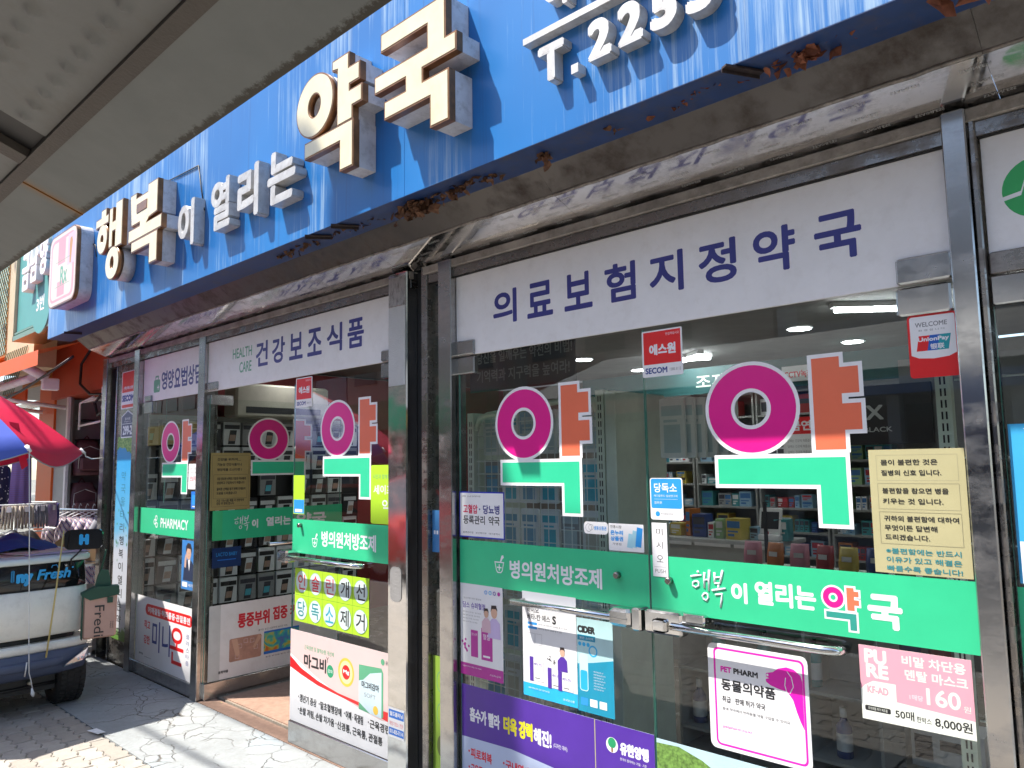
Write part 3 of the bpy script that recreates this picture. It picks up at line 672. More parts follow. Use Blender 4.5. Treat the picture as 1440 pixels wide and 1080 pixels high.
# little coloured 약 with a white outline
for m_, e in ((M_wtx, .006), (None, 0)):
    y_ = F.nexty(); mb = MB(); mb.ring(u+.036, 1.172-zb, .032+e, .014-e, y_, y_+.0001, 30); ob('logo_letter', mb, m_ or M_mag, F.o)
    F.poly(moff([(u+.078, 1.137-zb), (u+.078, 1.206-zb), (u+.100, 1.206-zb), (u+.100, 1.196-zb), (u+.114, 1.196-zb), (u+.114, 1.180-zb), (u+.100, 1.180-zb), (u+.100, 1.170-zb), (u+.114, 1.170-zb), (u+.114, 1.154-zb), (u+.100, 1.154-zb), (u+.100, 1.137-zb)], e), m_ or M_org, 'logo_letter')
    F.poly(moff([(u+.012, 1.128-zb), (u+.104, 1.128-zb), (u+.104, 1.078-zb), (u+.084, 1.078-zb), (u+.084, 1.110-zb), (u+.012, 1.110-zb)], e), m_ or mat('deep_teal_print', (.03, .30, .24), .35), 'logo_letter')
F.text('국', 1.646-.872, 1.646-.772, 1.094-zb, 1.196-zb, M_wtx, bold=.055)
F = band('green_band', 'green band reading 병의원처방조제 on the entrance door', -4.188, -3.200, 1.098, 1.295)
mortar(F, .215, 1.142-1.098, .080, M_wtx); F.text('병의원처방조제', .315, .835, 1.150-1.098, 1.240-1.098, M_wtx, bold=.03)
F = band('green_band', 'green band reading PHARMACY on the farthest pane', -6.552, -5.484, 1.100, 1.300)
for cx, cz in ((.31, .085), (.345, .062)): F.disc(cx, cz+.01, .022, M_wtx, .013, 'pill_symbol')
F.disc(.335, .125, .022, M_wtx, .013, 'pill_symbol')
F.text('PHARMACY', .42, .915, .055, .130, M_wtx, bold=.03)
F = board('green_band', 'shaded green band reading 행복이 열리는 on the door leaf swung inside', 'window band', 0, 1.1, 1.092, 1.302, M_green, t=.0006, loc=(-5.349, .045, 1.092), rotz=R(91.5), part='vinyl_sheet')
brush(F, .165, .075, .085, M_wtx); F.text('이', .305, .355, .07, .135, M_wtx, bold=.05); F.text('열리는', .42, .63, .075, .145, M_wtx, bold=.045); F.text('약국', .68, .95, .06, .16, M_wtx, bold=.05)
F.rect(0, .075, 0, .21, mat('pale_green_vinyl', (.05, .50, .20), .35), 'inner_vinyl')
F = band('green_band', 'green band on the rightmost door behind the stainless post', -.478, 1.29, 1.045, 1.252)
F.text('병의원처방조제', .5, 1.2, .05, .14, M_wtx, bold=.03)

# ------------------------------------------------------------------ stickers and posters
def st(name, label, cat, x0, x1, z0, z1, m=None, **k): return board(name, label, cat, x0, x1, z0, z1, m, **({'y': -.0008} | k))
M_sred = mat('signal_red', (.72, .012, .015), .35, var=.05); M_sky = mat('sky_blue_print', (.03, .30, .72), .35, var=.08)
M_secn = mat('logo_navy', (.03, .05, .25), .4); M_lime = mat('lime_print', (.42, .68, .03), .4, var=.05)
def secom(x0, x1, z0, z1, label, top='에스원', loc=None, small=False):
    F = st('security_sticker', label, 'sticker', x0, x1, z0, z1, round_=.006, loc=loc); w_, h_ = F.w, F.h
    F.rect(.04*w_, .96*w_, .27*h_, .97*h_, M_sred); F.text(top, .18*w_, .84*w_, .46*h_, .70*h_, M_wtx, bold=.05); F.text('안심하십시오', .6*w_, .93*w_, .86*h_, .92*h_, M_wtx)
    F.text('SECOM', .07*w_, .62*w_, .07*h_, .20*h_, M_secn, bold=.05); F.text('1588-3112', .68*w_, .95*w_, .10*h_, .16*h_, M_grey)
    F.rect(.27*w_, .46*w_, .09*h_, .18*h_, M_sky, 'logo_mark') if 0 else None
    return F
secom(-1.652, -1.475, 1.922, 2.100, 'red and white security sticker reading 에스원 near the top of the double doors')
secom(-4.172, -3.990, 1.962, 2.142, 'red and white security sticker reading 에스원 on the entrance door')
F = st('security_sticker', 'tall red sticker with SECOM lettering on the far steel pillar', 'sticker', -7.035, -6.735, 2.125, 2.448, y=-.0048, round_=.004); w_, h_ = F.w, F.h
F.rect(.04*w_, .96*w_, .44*h_, .98*h_, M_sred); F.text('(주)에스원', .15*w_, .85*w_, .50*h_, .60*h_, M_wtx, bold=.04); F.text('SECOM', .06*w_, .94*w_, .19*h_, .37*h_, M_secn, bold=.09); F.rect(.06*w_, .94*w_, .03*h_, .11*h_, M_sred)
F = thing('address_plate', 'dark blue house shaped number plate reading 299-2 on the steel pillar', 'number plate', (-7.01, -.005, 1.875))
ob('plate', MB().prism([(0, 0), (.28, 0), (.28, .185), (.14, .235), (0, .185)], -.003, 0), M_white, F); fl = Flat(F, -.003)
fl.poly([(.01, .01), (.27, .01), (.27, .18), (.14, .226), (.01, .18)], mat('plate_navy', (.02, .03, .12), .3), 'plate_face'); fl.text('299-2', .04, .245, .025, .105, M_wtx, bold=.05); fl.text('동서로', .08, .20, .15, .175, M_wtx); fl.rect(.02, .26, .118, .122, M_wtx); fl.text('Dongseo-ro', .07, .21, .132, .144, M_wtx)
# tall narrow banner with vertical words
def m_banner():
    m, n, l, b = nodes('sky_banner'); g = n.new('ShaderNodeNewGeometry'); sx = n.new('ShaderNodeSeparateXYZ'); l.new(g.outputs['Position'], sx.inputs[0])
    mr = n.new('ShaderNodeMapRange'); l.new(sx.outputs[2], mr.inputs[0]); mr.inputs[1].default_value = .2; mr.inputs[2].default_value = 1.9
    ad = n.new('ShaderNodeMath'); ad.operation = 'MULTIPLY_ADD'; l.new(nz(n, l, 5, 4), ad.inputs[0]); ad.inputs[1].default_value = .16; l.new(mr.outputs[0], ad.inputs[2])
    c = ramp(n, l, ad.outputs[0], [(.02, (.10, .22, .03)), (.12, (.12, .25, .05)), (.15, (.55, .56, .6)), (.5, (.5, .54, .62)), (.62, (.12, .42, .66)), (.95, (.03, .30, .60))])
    gr = ramp(n, l, nz(n, l, 60, 3, .7), [(.4, (.05, .20, .02)), (.6, (.35, .5, .15))])
    top = ramp(n, l, ad.outputs[0], [(1.0, (0, 0, 0)), (1.0, (1, 1, 1))])
    g2 = n.new('ShaderNodeMath'); g2.operation = 'GREATER_THAN'; l.new(ad.outputs[0], g2.inputs[0]); g2.inputs[1].default_value = 1.015
    l.new(mixc(n, l, g2.outputs[0], c, gr), b.inputs['Base Color']); b.inputs['Roughness'].default_value = .4; return m
F = st('vertical_banner', 'tall narrow blue and white banner with words running down the steel pillar', 'banner', -7.085, -6.745, .20, 1.888, m_banner(), y=-.0048)
for i, ch in enumerate('약국울타리행복이열리는약국'):
    v = 1.40-i*.108; F.text(ch, .12, .22, v-.085, v-.01, M_dark if i > 3 else mat('thin_teal_print', (.02, .15, .22), .4), bold=.02 if i > 4 else 0)
for i in range(26):
    rg = random.Random(i); u, v = rg.uniform(.02, .32), rg.uniform(.1, 1.1)
    if .1 < u < .24: continue
    F.disc(u, v, (rg.uniform(.005, .009), rg.uniform(.008, .016)), mat('leaf_print', (.05, .22, .05), .5), name='leaf_print', seg=8)
# union card
F = st('payment_card_sticker', 'red and white WELCOME payment sticker below the right steel fitting', 'sticker', -.706, -.572, 1.836, 2.024, M_sred, round_=.010); w_, h_ = F.w, F.h
F.poly([(.05*w_, .36*h_), (.2*w_, .31*h_), (.5*w_, .29*h_), (.8*w_, .31*h_), (.95*w_, .36*h_), (.95*w_, .95*h_), (.92*w_, .97*h_), (.08*w_, .97*h_), (.05*w_, .95*h_)], M_white)
F.text('WELCOME', .16*w_, .80*w_, .80*h_, .875*h_, M_grey, bold=.02); F.text('환 영 합 니 다', .22*w_, .75*w_, .73*h_, .76*h_, M_grey)
for a, b_, m_ in ((.16, .42, M_sred), (.38, .62, mat('card_blue', (.01, .10, .45), .35)), (.58, .80, mat('card_teal', (.01, .32, .36), .35))): F.poly([(a*w_, .42*h_), (b_*w_, .42*h_), ((b_+.06)*w_, .66*h_), ((a+.06)*w_, .66*h_)], m_, 'logo_field')
F.text('UnionPay', .20*w_, .82*w_, .55*h_, .635*h_, M_wtx, bold=.05); F.text('银联', .44*w_, .72*w_, .435*h_, .525*h_, M_wtx, bold=.03)
# beige notice
M_bei = mat('beige_paper', (.43, .39, .21), .6, var=.06); M_beil = mat('beige_rule', (.33, .30, .18), .6); M_tealt = mat('teal_lettering', (.02, .22, .25), .5)
F = st('paper_notice', 'beige notice with four framed lines about illness on the right leaf', 'notice', -.841, -.580, 1.262, 1.628, M_bei); w_, h_ = F.w, F.h
def frame(F, u0, u1, v0, v1, m, t_=.0015, nm='ruled_line'):
    F.rect(u0, u1, v0, v0+t_, m, nm); F.rect(u0, u1, v1-t_, v1, m, nm); F.rect(u0, u0+t_, v0+t_, v1-t_, m, nm); F.rect(u1-t_, u1, v0+t_, v1-t_, m, nm)
for v0, v1 in ((.745, .955), (.515, .725), (.235, .495)): frame(F, .08*w_, .93*w_, v0*h_, v1*h_, M_beil, .0012)
tl = [(.86, '몸이 불편한 것은', .73, M_dark), (.775, '질병의 신호 입니다.', .76, M_dark), (.63, '불편함을 참으면 병을', .82, M_dark), (.545, '키우는 것 입니다.', .76, M_dark), (.405, '귀하의 불편함에 대하여', .90, M_dark), (.33, '무엇이든 답변해', .68, M_dark), (.255, '드리겠습니다.', .60, M_dark), (.145, '※불편함에는 반드시', .90, M_tealt), (.075, '이유가 있고 해결은', .90, M_tealt), (.005, '빠를수록 좋습니다!', .90, M_tealt)]
for v, tx_, u1, m_ in tl: F.text(tx_, .13*w_, u1*w_, (v+.012)*h_, (v+.058)*h_, m_, bold=.02)
# pet sign
F = st('pet_sign', 'rounded white sign reading PET PHARM with a magenta dog below the push bar', 'sign', -1.420, -1.066, .625, .974, round_=.022, t=.004); w_, h_ = F.w, F.h
M_pk = mat('hot_pink_print', (.80, .008, .42), .35, var=.04)
F.rrect(.022, w_-.012, .012, h_-.012, .018, M_pk, 'pink_border'); F.rrect(.029, w_-.019, .019, h_-.019, .013, M_white, 'inner_panel')
dog = [(.60, .80), (.67, .82), (.72, .86), (.80, .885), (.87, .875), (.93, .83), (.945, .78), (.945, .35), (.91, .42), (.88, .50), (.85, .60), (.80, .665), (.72, .675), (.64, .695), (.60, .72), (.595, .745), (.63, .757), (.60, .77)]
F.poly([(a*w_, b_*h_) for a, b_ in dog], M_pk, 'dog_silhouette'); ear = [(.80, .85), (.84, .80), (.855, .72), (.82, .655), (.79, .66), (.775, .72), (.785, .79)]
for q_ in range(len(ear)-1): F.poly([(ear[q_][0]*w_, ear[q_][1]*h_), (ear[q_+1][0]*w_, ear[q_+1][1]*h_), (ear[q_+1][0]*w_+.003, ear[q_+1][1]*h_), (ear[q_][0]*w_+.003, ear[q_][1]*h_)], M_wtx, 'ear_line')
F.disc(.615*w_, .785*h_, .004, M_wtx, name='nose_dot')
F.text('PET', .135*w_, .25*w_, .735*h_, .79*h_, M_pk, bold=.06); F.text('PHARM', .27*w_, .52*w_, .735*h_, .79*h_, M_dark, bold=.06)
F.text('동물의약품', .135*w_, .685*w_, .565*h_, .675*h_, M_dark, bold=.03); F.text('취급 · 판매 허가 약국', .14*w_, .58*w_, .45*h_, .51*h_, M_dark, bold=.015); F.text('동네 약국에서 반려동물 약을 구입할 수 있어요.', .14*w_, .82*w_, .375*h_, .405*h_, M_dark); F.text('petpharm.co.kr', .14*w_, .44*w_, .20*h_, .235*h_, M_pk)
# pure mask ad
M_lpk = mat('pale_pink_print', (.70, .33, .40), .45, var=.04); M_ivory = mat('ivory_paper', (.72, .74, .66), .5, var=.04)
F = st('mask_price_notice', 'pink and white mask notice with the price 160원 beside the push bar end', 'notice', -.905, -.602, .824, 1.040, M_ivory); w_, h_ = F.w, F.h
F.poly([(0, h_), (w_, h_), (w_, .24*h_), (.33*w_, .30*h_), (.33*w_, .53*h_), (.12*w_, .53*h_), (.04*w_, .46*h_), (0, .40*h_)], M_lpk)
M_pw = mat('pinkish_white_lettering', (.78, .62, .66), .45)
F.text('PU', .05*w_, .26*w_, .76*h_, .96*h_, M_ivory, bold=.06); F.text('RE', .06*w_, .27*w_, .57*h_, .76*h_, M_ivory, bold=.06)
F.text('비말 차단용', .40*w_, .95*w_, .80*h_, .94*h_, M_ivory, bold=.03); F.text('덴탈 마스크', .42*w_, .96*w_, .62*h_, .76*h_, M_ivory, bold=.03)
F.text('1매당', .45*w_, .57*w_, .37*h_, .44*h_, M_pw, bold=.02); F.text('160', .60*w_, .89*w_, .34*h_, .56*h_, M_ivory, bold=.03); F.text('원', .91*w_, .97*w_, .33*h_, .41*h_, M_ivory)
F.text('KF-AD', .06*w_, .26*w_, .36*h_, .46*h_, M_lpk, bold=.05); F.rrect(.03*w_, .27*w_, .12*h_, .19*h_, .004, M_dark, 'pill_field'); F.text('의약외품 허가 제조품', .06*w_, .24*w_, .135*h_, .175*h_, M_ivory)
F.text('50매', .31*w_, .48*w_, .09*h_, .21*h_, M_dark, bold=.02); F.text('한박스', .50*w_, .63*w_, .09*h_, .17*h_, M_dark, bold=.01); F.text('8,000원', .66*w_, .97*w_, .07*h_, .21*h_, M_dark, bold=.02)
# 당독소 and push
F = st('blue_notice', 'small blue and white sticker reading 당독소 above the push plate', 'sticker', -1.637, -1.497, 1.388, 1.542, round_=.010); w_, h_ = F.w, F.h
F.rrect(.03*w_, .97*w_, .27*h_, .98*h_, .008, M_sky); F.text('당독소', .13*w_, .83*w_, .65*h_, .88*h_, M_wtx, bold=.02); F.text('메디칼푸드 임상연구회', .12*w_, .84*w_, .545*h_, .60*h_, M_wtx); F.text('협회원', .12*w_, .36*w_, .38*h_, .44*h_, M_wtx); F.rect(.12*w_, .85*w_, .49*h_, .495*h_, M_wtx)
F.disc(.22*w_, .14*h_, .07*w_, M_sky); F.text('한국영양의학회', .32*w_, .70*w_, .12*h_, .165*h_, M_grey)
F = st('push_plate', 'narrow white vertical plate reading 미시오 PUSH between the double doors', 'sign', -1.634, -1.569, 1.180, 1.376, t=.003); w_, h_ = F.w, F.h
for i, ch in enumerate('미시오'): F.text(ch, .28*w_, .72*w_, (.77-.25*i)*h_, (.90-.25*i)*h_, M_dark)
F.text('PUSH', .15*w_, .85*w_, .07*h_, .14*h_, M_grey); F.rect(.1*w_, .9*w_, .18*h_, .185*h_, M_grey)
# hypertension sticker
F = st('clinic_notice', 'white blue-edged notice reading 고혈압 당뇨병 등록관리 약국 on the door corner', 'notice', -2.700, -2.406, 1.268, 1.478, mat('royal_blue_edge', (.02, .04, .45), .35)); w_, h_ = F.w, F.h
F.rect(.02*w_, .98*w_, .03*h_, .97*h_, M_white); F.text('고혈압', .09*w_, .42*w_, .52*h_, .72*h_, mat('crimson_print', (.62, .02, .08), .4), bold=.035); F.text('·', .45*w_, .48*w_, .60*h_, .64*h_, M_navy); F.text('당뇨병', .54*w_, .90*w_, .52*h_, .72*h_, M_navy, bold=.035)
F.text('등록관리', .09*w_, .58*w_, .29*h_, .48*h_, M_dark, bold=.025); F.text('약국', .66*w_, .90*w_, .29*h_, .48*h_, M_dark, bold=.025); F.text('고혈압 · 당뇨병 등록관리사업', .06*w_, .48*w_, .88*h_, .915*h_, M_dark); F.text('질병관리청   보건복지부   대구광역시', .08*w_, .9*w_, .09*h_, .13*h_, M_dark)
# two small coupons
F = st('coupon_sticker', 'tiny white character sticker reading 생동상품권 left of the market voucher', 'sticker', -1.958, -1.838, 1.320, 1.368, round_=.015); F.text('생동상품권', .05, .112, .016, .032, M_sky, bold=.03); F.disc(.024, .024, .016, M_grey, .0145); F.disc(.036, .026, .012, M_grey, .0108)
F = st('voucher_sticker', 'white sticker reading 온누리상품권 with blue cards', 'sticker', -1.835, -1.672, 1.262, 1.366, round_=.004); w_, h_ = F.w, F.h
F.text('전통시장', .05*w_, .38*w_, .82*h_, .93*h_, M_dark, bold=.01); F.text('온누리', .05*w_, .42*w_, .57*h_, .75*h_, M_sky, bold=.06); F.text('상품권', .05*w_, .42*w_, .35*h_, .53*h_, M_sky, bold=.06); F.text('가맹점', .1*w_, .36*w_, .20*h_, .29*h_, M_dark)
for a in (0, .12, .24): F.poly([((.52+a)*w_, (.15+a*.2)*h_), ((.68+a)*w_, (.12+a*.2)*h_), ((.74+a)*w_, (.62+a)*h_), ((.58+a)*w_, (.66+a)*h_)], mat('cyan%d' % int(a*100), (.10+a, .5, .75), .4) if 0 else (M_sky if a == .24 else mat('pale_cyan_print', (.35, .62, .72), .4)), 'card_picture')
# three product posters
M_pmag = mat('plum_print', (.45, .03, .30), .4); M_cy = mat('cyan_print', (.02, .42, .75), .4); M_teal = mat('deep_cyan_print', (.01, .27, .42), .4)
M_pap = mat('poster_paper', (.74, .74, .75), .35, var=.04); M_lil = mat('lilac_print', (.52, .42, .66), .45); M_skin = mat('skin_print', (.62, .38, .27), .5); M_hair = mat('hair_print', (.03, .02, .02), .5)
def figure(F, u, v, s_, top):
    F.poly([(u-.5*s_, v), (u+.55*s_, v), (u+.5*s_, v+.9*s_), (u+.2*s_, v+1.15*s_), (u-.15*s_, v+1.15*s_), (u-.5*s_, v+.8*s_)], top, 'figure_print'); F.disc(u+.02*s_, v+1.5*s_, (.26*s_, .34*s_), M_skin, name='figure_print'); F.poly([(u-.27*s_, v+1.5*s_), (u-.2*s_, v+1.9*s_), (u+.2*s_, v+1.93*s_), (u+.32*s_, v+1.6*s_), (u+.15*s_, v+1.72*s_), (u-.15*s_, v+1.7*s_)], M_hair, 'figure_print')
F = st('product_poster', 'white and plum poster of two purple boxes at the left end of the poster row', 'poster', -2.698, -2.424, .650, 1.058, M_pap); w_, h_ = F.w, F.h
F.rect(0, w_, 0, .13*h_, M_pmag); F.text('담스 슈퍼혈철', .06*w_, .60*w_, .73*h_, .80*h_, M_purple, bold=.02); F.text('임산부를 위한 철분제', .08*w_, .5*w_, .83*h_, .85*h_, M_grey)
for i in range(4): F.text('빠른 흡수 유기철 · 엽산 함유', .06*w_, (.5-.03*i)*w_, (.68-.035*i)*h_, (.695-.035*i)*h_, M_grey)
F.rect(.25*w_, .42*w_, .21*h_, .50*h_, M_pmag, 'box_print'); F.rect(.50*w_, .76*w_, .20*h_, .54*h_, M_pmag, 'box_print'); F.text('담스슈퍼', .27*w_, .40*w_, .44*h_, .47*h_, M_wtx); F.text('혈철', .54*w_, .70*w_, .42*h_, .48*h_, M_wtx); F.rect(.54*w_, .7*w_, .23*h_, .25*h_, M_wtx)
for i in range(9): rg = random.Random(i+40); F.disc(rg.uniform(.04, .22)*w_, rg.uniform(.26, .40)*h_, .006, M_pmag, name='berry_print', seg=10)
figure(F, .80*w_, .45*h_, .075, M_lil); figure(F, .62*w_, .50*h_, .055, mat('pale_rose_print', (.62, .42, .48), .5))
for i in range(4): F.disc((.62+.1*i)*w_, .93*h_, .009, [M_sky, M_cy, M_purple, M_pmag][i], .006 if i < 3 else 0, 'badge_print', 14)
F.text('CG녹십자', .7*w_, .95*w_, .05*h_, .07*h_, M_wtx); F.text('Suggested for daily iron intake', .05*w_, .5*w_, .085*h_, .105*h_, M_wtx)
F = st('product_poster', 'white poster reading 바이오 베타-칸 에스S with a man in a dark suit', 'poster', -2.305, -2.010, .630, 1.060, M_pap); w_, h_ = F.w, F.h
F.rect(0, w_, 0, .125*h_, M_cy); F.text('바이오', .09*w_, .32*w_, .80*h_, .86*h_, M_dark, bold=.02); F.text('베타-칸 에스', .09*w_, .53*w_, .73*h_, .79*h_, M_dark, bold=.02); F.text('S', .57*w_, .64*w_, .72*h_, .80*h_, M_dark, bold=.06)
for i in range(2): F.rrect(.10*w_, .28*w_, (.685-.04*i)*h_, (.71-.04*i)*h_, .003, M_sky, 'tag_print'); F.text('면역기능 증진에 도움을 줄 수 있음', .31*w_, (.84-.1*i)*w_, (.69-.04*i)*h_, (.705-.04*i)*h_, M_grey)
for a in (.11, .25): frame(F, a*w_, (a+.12)*w_, .50*h_, .605*h_, M_grey, .0008, 'certificate_print')
figure(F, .74*w_, .30*h_, .050, M_purple)
for i, (a, v0, v1) in enumerate(((.13, .15, .38), (.47, .12, .31), (.66, .12, .30))): F.rect(a*w_, (a+.07)*w_, v0*h_, v1*h_, M_purple, 'box_print'); F.rect((a+.075)*w_, (a+.26)*w_, (v0+.01)*h_, (v1-.02)*h_, M_white, 'box_print'); F.text('베타-칸S', (a+.085)*w_, (a+.23)*w_, (v1-.08)*h_, (v1-.05)*h_, M_purple, bold=.02); F.rect((a+.1)*w_, (a+.2)*w_, (v0+.03)*h_, (v0+.04)*h_, M_grey)
for i in range(9): rg = random.Random(i+70); F.disc(rg.uniform(.46, .62)*w_, rg.uniform(.35, .42)*h_, (.004, .002), M_hair, name='grain_print', seg=8)
F.text('식품의약품안전처 인정 건강기능식품', .1*w_, .5*w_, .075*h_, .09*h_, M_wtx); F.text('한국인스팜', .75*w_, .95*w_, .04*h_, .06*h_, M_wtx)
F = st('product_poster', 'light and deep blue poster reading CIDER overlapping the white suit poster', 'poster', -2.008, -1.830, .625, .985, mat('pale_aqua_print', (.45, .68, .70), .4), y=-.0006); w_, h_ = F.w, F.h
F.poly([(0, 0), (w_, 0), (w_, .60*h_), (.45*w_, .54*h_), (0, .50*h_)], M_teal); F.text('CIDER', .02*w_, .52*w_, .84*h_, .92*h_, M_dark, bold=.09); F.rect(.02*w_, .52*w_, .76*h_, .82*h_, M_teal); F.text('맑은 소리액', .08*w_, .46*w_, .775*h_, .80*h_, M_wtx)
F.rrect(.06*w_, .30*w_, .22*h_, .62*h_, .012, mat('glass_print', (.55, .75, .80), .4), 'tumbler_print'); F.rrect(.08*w_, .28*w_, .23*h_, .44*h_, .008, M_cy, 'tumbler_print'); F.disc(.45*w_, .66*h_, .022, M_cy, .016, 'badge_print')
for i in range(3): F.disc((.08+.12*i)*w_, .72*h_, .008, M_cy, name='badge_print'); F.rect((.08+.26*i)*w_, (.28+.26*i)*w_, .07*h_, .15*h_, [M_sky, M_white, M_ivory][i], 'photo_print')
for i in range(7): F.text('시원한 목넘김 맑은 소리', .45*w_, (.72+.05*(i % 2))*w_, (.44-.03*i)*h_, (.455-.03*i)*h_, M_wtx)
# purple poster along the foot of the double doors
F = st('purple_poster', 'wide purple poster reading 흡수가 빨라 더욱 강력해진 across the lower door', 'poster', -2.694, -1.655, .085, .607, mat('pale_blue_poster', (.50, .58, .78), .35, var=.1, scale=2)); w_, h_ = F.w, F.h
F.poly([(0, h_), (w_, h_), (w_, .49*h_), (.65*w_, .53*h_), (.3*w_, .58*h_), (0, .56*h_)], M_purple)
M_yel = mat('yellow_print', (.80, .72, .02), .4)
F.text('흡수가 빨라', .05*w_, .235*w_, .70*h_, .82*h_, M_wtx, bold=.04); F.text('더욱 강력', .255*w_, .42*w_, .69*h_, .83*h_, M_yel, bold=.05); F.text('해진!', .425*w_, .52*w_, .68*h_, .81*h_, M_wtx, bold=.04); F.text('(디자인 대비)', .53*w_, .60*w_, .695*h_, .735*h_, M_wtx)
F.text('유한양행', .85*w_, .975*w_, .80*h_, .89*h_, M_wtx, bold=.06); F.disc(.815*w_, .85*h_, .028, M_wtx); F.disc(.815*w_, .865*h_, .019, mat('tree_print', (.02, .30, .12), .4)); F.rect(.811*w_, .819*w_, .80*h_, .83*h_, mat('trunk_print', (.25, .12, .04), .5)); F.text('한국이 좋아하는 기업 · 기준', .85*w_, .965*w_, .76*h_, .78*h_, M_wtx)
F.rect(.735*w_, .739*w_, 0, h_, M_bei, 'fold_line')
M_crim = mat('crimson_lettering', (.70, .02, .04), .4)
for i, (a, b_, t_) in enumerate(((.045, .185, '피로회복'), (.255, .50, '구내염(입안염)'), (.045, .21, '근육통 신경통'), (.255, .46, '육체피로 병중병후'))):
    v = .40-.13*(i//2); F.text(t_, (a+.01)*w_, b_*w_, v*h_, (v+.085)*h_, M_crim, bold=.035); F.disc(a*w_, (v+.05)*h_, .005, M_crim)
F = st('tree_picture', 'photo print of a leafy green tree at the foot of the right leaf', 'poster', -1.645, -1.18, .10, .60, mat('pale_sky_print', (.45, .62, .70), .4)); w_, h_ = F.w, F.h
mt = mat('foliage_photo', (.16, .30, .06), .5, var=.75, scale=55)
F.poly([(0, 0), (.98*w_, 0), (.97*w_, .60*h_), (.8*w_, .75*h_), (.62*w_, .83*h_), (.4*w_, .93*h_), (.2*w_, .98*h_), (0, .97*h_)], mt, 'foliage_print')
# entrance door stickers: number cards
F = st('word_cards', 'two rows of yellow-green cards spelling 인슐린개선 당독소제거 on the entrance door', 'notice', -4.150, -3.412, .705, 1.010, M_lime); w_, h_ = F.w, F.h
cs = [mat('red_lettering', (.60, .05, .05), .4), M_crim, mat('rose_lettering', (.6, .12, .15), .4), M_dark, M_dark, M_tealt, M_tealt, mat('cyan_lettering', (.02, .35, .50), .4), M_dark, M_dark]
F.rect(0, w_, .492*h_, .500*h_, mat('lime_shadow_line', (.15, .30, .02), .6), 'card_gap')
for i, ch in enumerate('인슐린개선당독소제거'):
    u = (i % 5+.5)*w_/5; v = (.75 if i < 5 else .245)*h_
    F.disc(u, v, (.062, .062), mat('pale_disc_paper', (.62, .72, .70), .5), name='card_disc'); F.disc(u, v, .0625, M_tealt, .0612, 'disc_line'); F.text(ch, u-.040, u+.040, v-.044, v+.044, cs[i], bold=.015)
    if i % 5: F.rect((i % 5)*w_/5-.001, (i % 5)*w_/5+.001, (.505 if i < 5 else 0)*h_, (1 if i < 5 else .487)*h_, mat('lime_shadow_line', (.15, .30, .02), .6), 'card_gap')
# magnesium poster
F = st('product_poster', 'pink, red and white poster reading 마그비 at the foot of the entrance door', 'poster', -4.190, -3.202, .135, .652, M_white); w_, h_ = F.w, F.h
M_lpink = mat('blush_print', (.68, .50, .48), .4, var=.04)
F.poly([(0, h_), (w_, h_), (w_, .36*h_)]+[(w_*t_, h_*(.43+.30*(1-t_)**2*1.0+.02*t_-(.12*t_))) for t_ in (.9, .75, .6, .45, .3, .15, 0)], M_lpink, 'pink_field')
F.poly([(0, .70*h_), (.12*w_, .60*h_), (.30*w_, .52*h_), (.5*w_, .465*h_), (.75*w_, .44*h_), (w_, .44*h_), (w_, .34*h_), (.75*w_, .40*h_), (.5*w_, .44*h_), (.3*w_, .47*h_), (.12*w_, .53*h_), (0, .58*h_)], M_sred, 'red_curve')
F.text('근육경련 및 혈액순환 개선제', .155*w_, .46*w_, .815*h_, .865*h_, M_gtx, bold=.02); F.text('마그비', .15*w_, .385*w_, .62*h_, .77*h_, M_dark, bold=.05); F.disc(.425*w_, .66*h_, .034, mat('leaf_green_print', (.02, .30, .14), .4)); F.text('감마', .40*w_, .45*w_, .64*h_, .68*h_, M_wtx); F.text('Y', .385*w_, .41*w_, .74*h_, .80*h_, M_dark)
F.disc(.58*w_, .70*h_, .075, mat('amber_print', (.75, .50, .06), .4), name='seal_print'); F.disc(.58*w_, .70*h_, .06, mat('pale_yellow_print', (.72, .66, .35), .4), name='seal_print'); F.disc(.58*w_, .70*h_, .038, M_sred, name='seal_print'); F.text('Mg', .553*w_, .61*w_, .675*h_, .725*h_, M_wtx, bold=.06)
gx = lambda a, b_: (a*w_, b_*h_)
F.poly([gx(.70, .82), gx(.90, .84), gx(.90, .36), gx(.70, .38)], mat('pale_box_print', (.55, .68, .74), .4), 'box_print'); F.poly([gx(.70, .82), gx(.90, .84), gx(.90, .80), gx(.80, .76), gx(.74, .68), gx(.70, .66)], M_gtx, 'box_print'); F.poly([gx(.90, .84), gx(.915, .80), gx(.915, .38), gx(.90, .36)], M_gtx, 'box_print'); F.poly([gx(.70, .45), gx(.80, .37), gx(.70, .38)], M_gtx, 'box_print')
F.text('마그비감마', .725*w_, .88*w_, .60*h_, .67*h_, M_dark, bold=.04); F.text('SOFT', .75*w_, .85*w_, .52*h_, .56*h_, M_grey); F.disc(.85*w_, .42*h_, .022, mat('amber_print', (.75, .50, .06), .4), name='seal_print'); F.text('유한양행', .935*w_, .995*w_, .885*h_, .925*h_, M_grey, bold=.03); F.disc(.91*w_, .905*h_, .016, M_gtx)
for v, us in ((.235, ((.11, .29, '갱년기 증상'), (.33, .54, '말초혈행장애'), (.58, .74, '어깨 · 목결림'), (.80, .97, '근육경련'))), (.10, ((.11, .47, '손발 저림, 손발 차가움'), (.50, .91, '신경통, 근육통, 관절통')))):
    for a, b_, t_ in us: F.text(t_, a*w_, b_*w_, v*h_, (v+.085)*h_, M_dark, bold=.025); F.disc((a-.012)*w_, (v+.05)*h_, .0045, M_dark, seg=10)
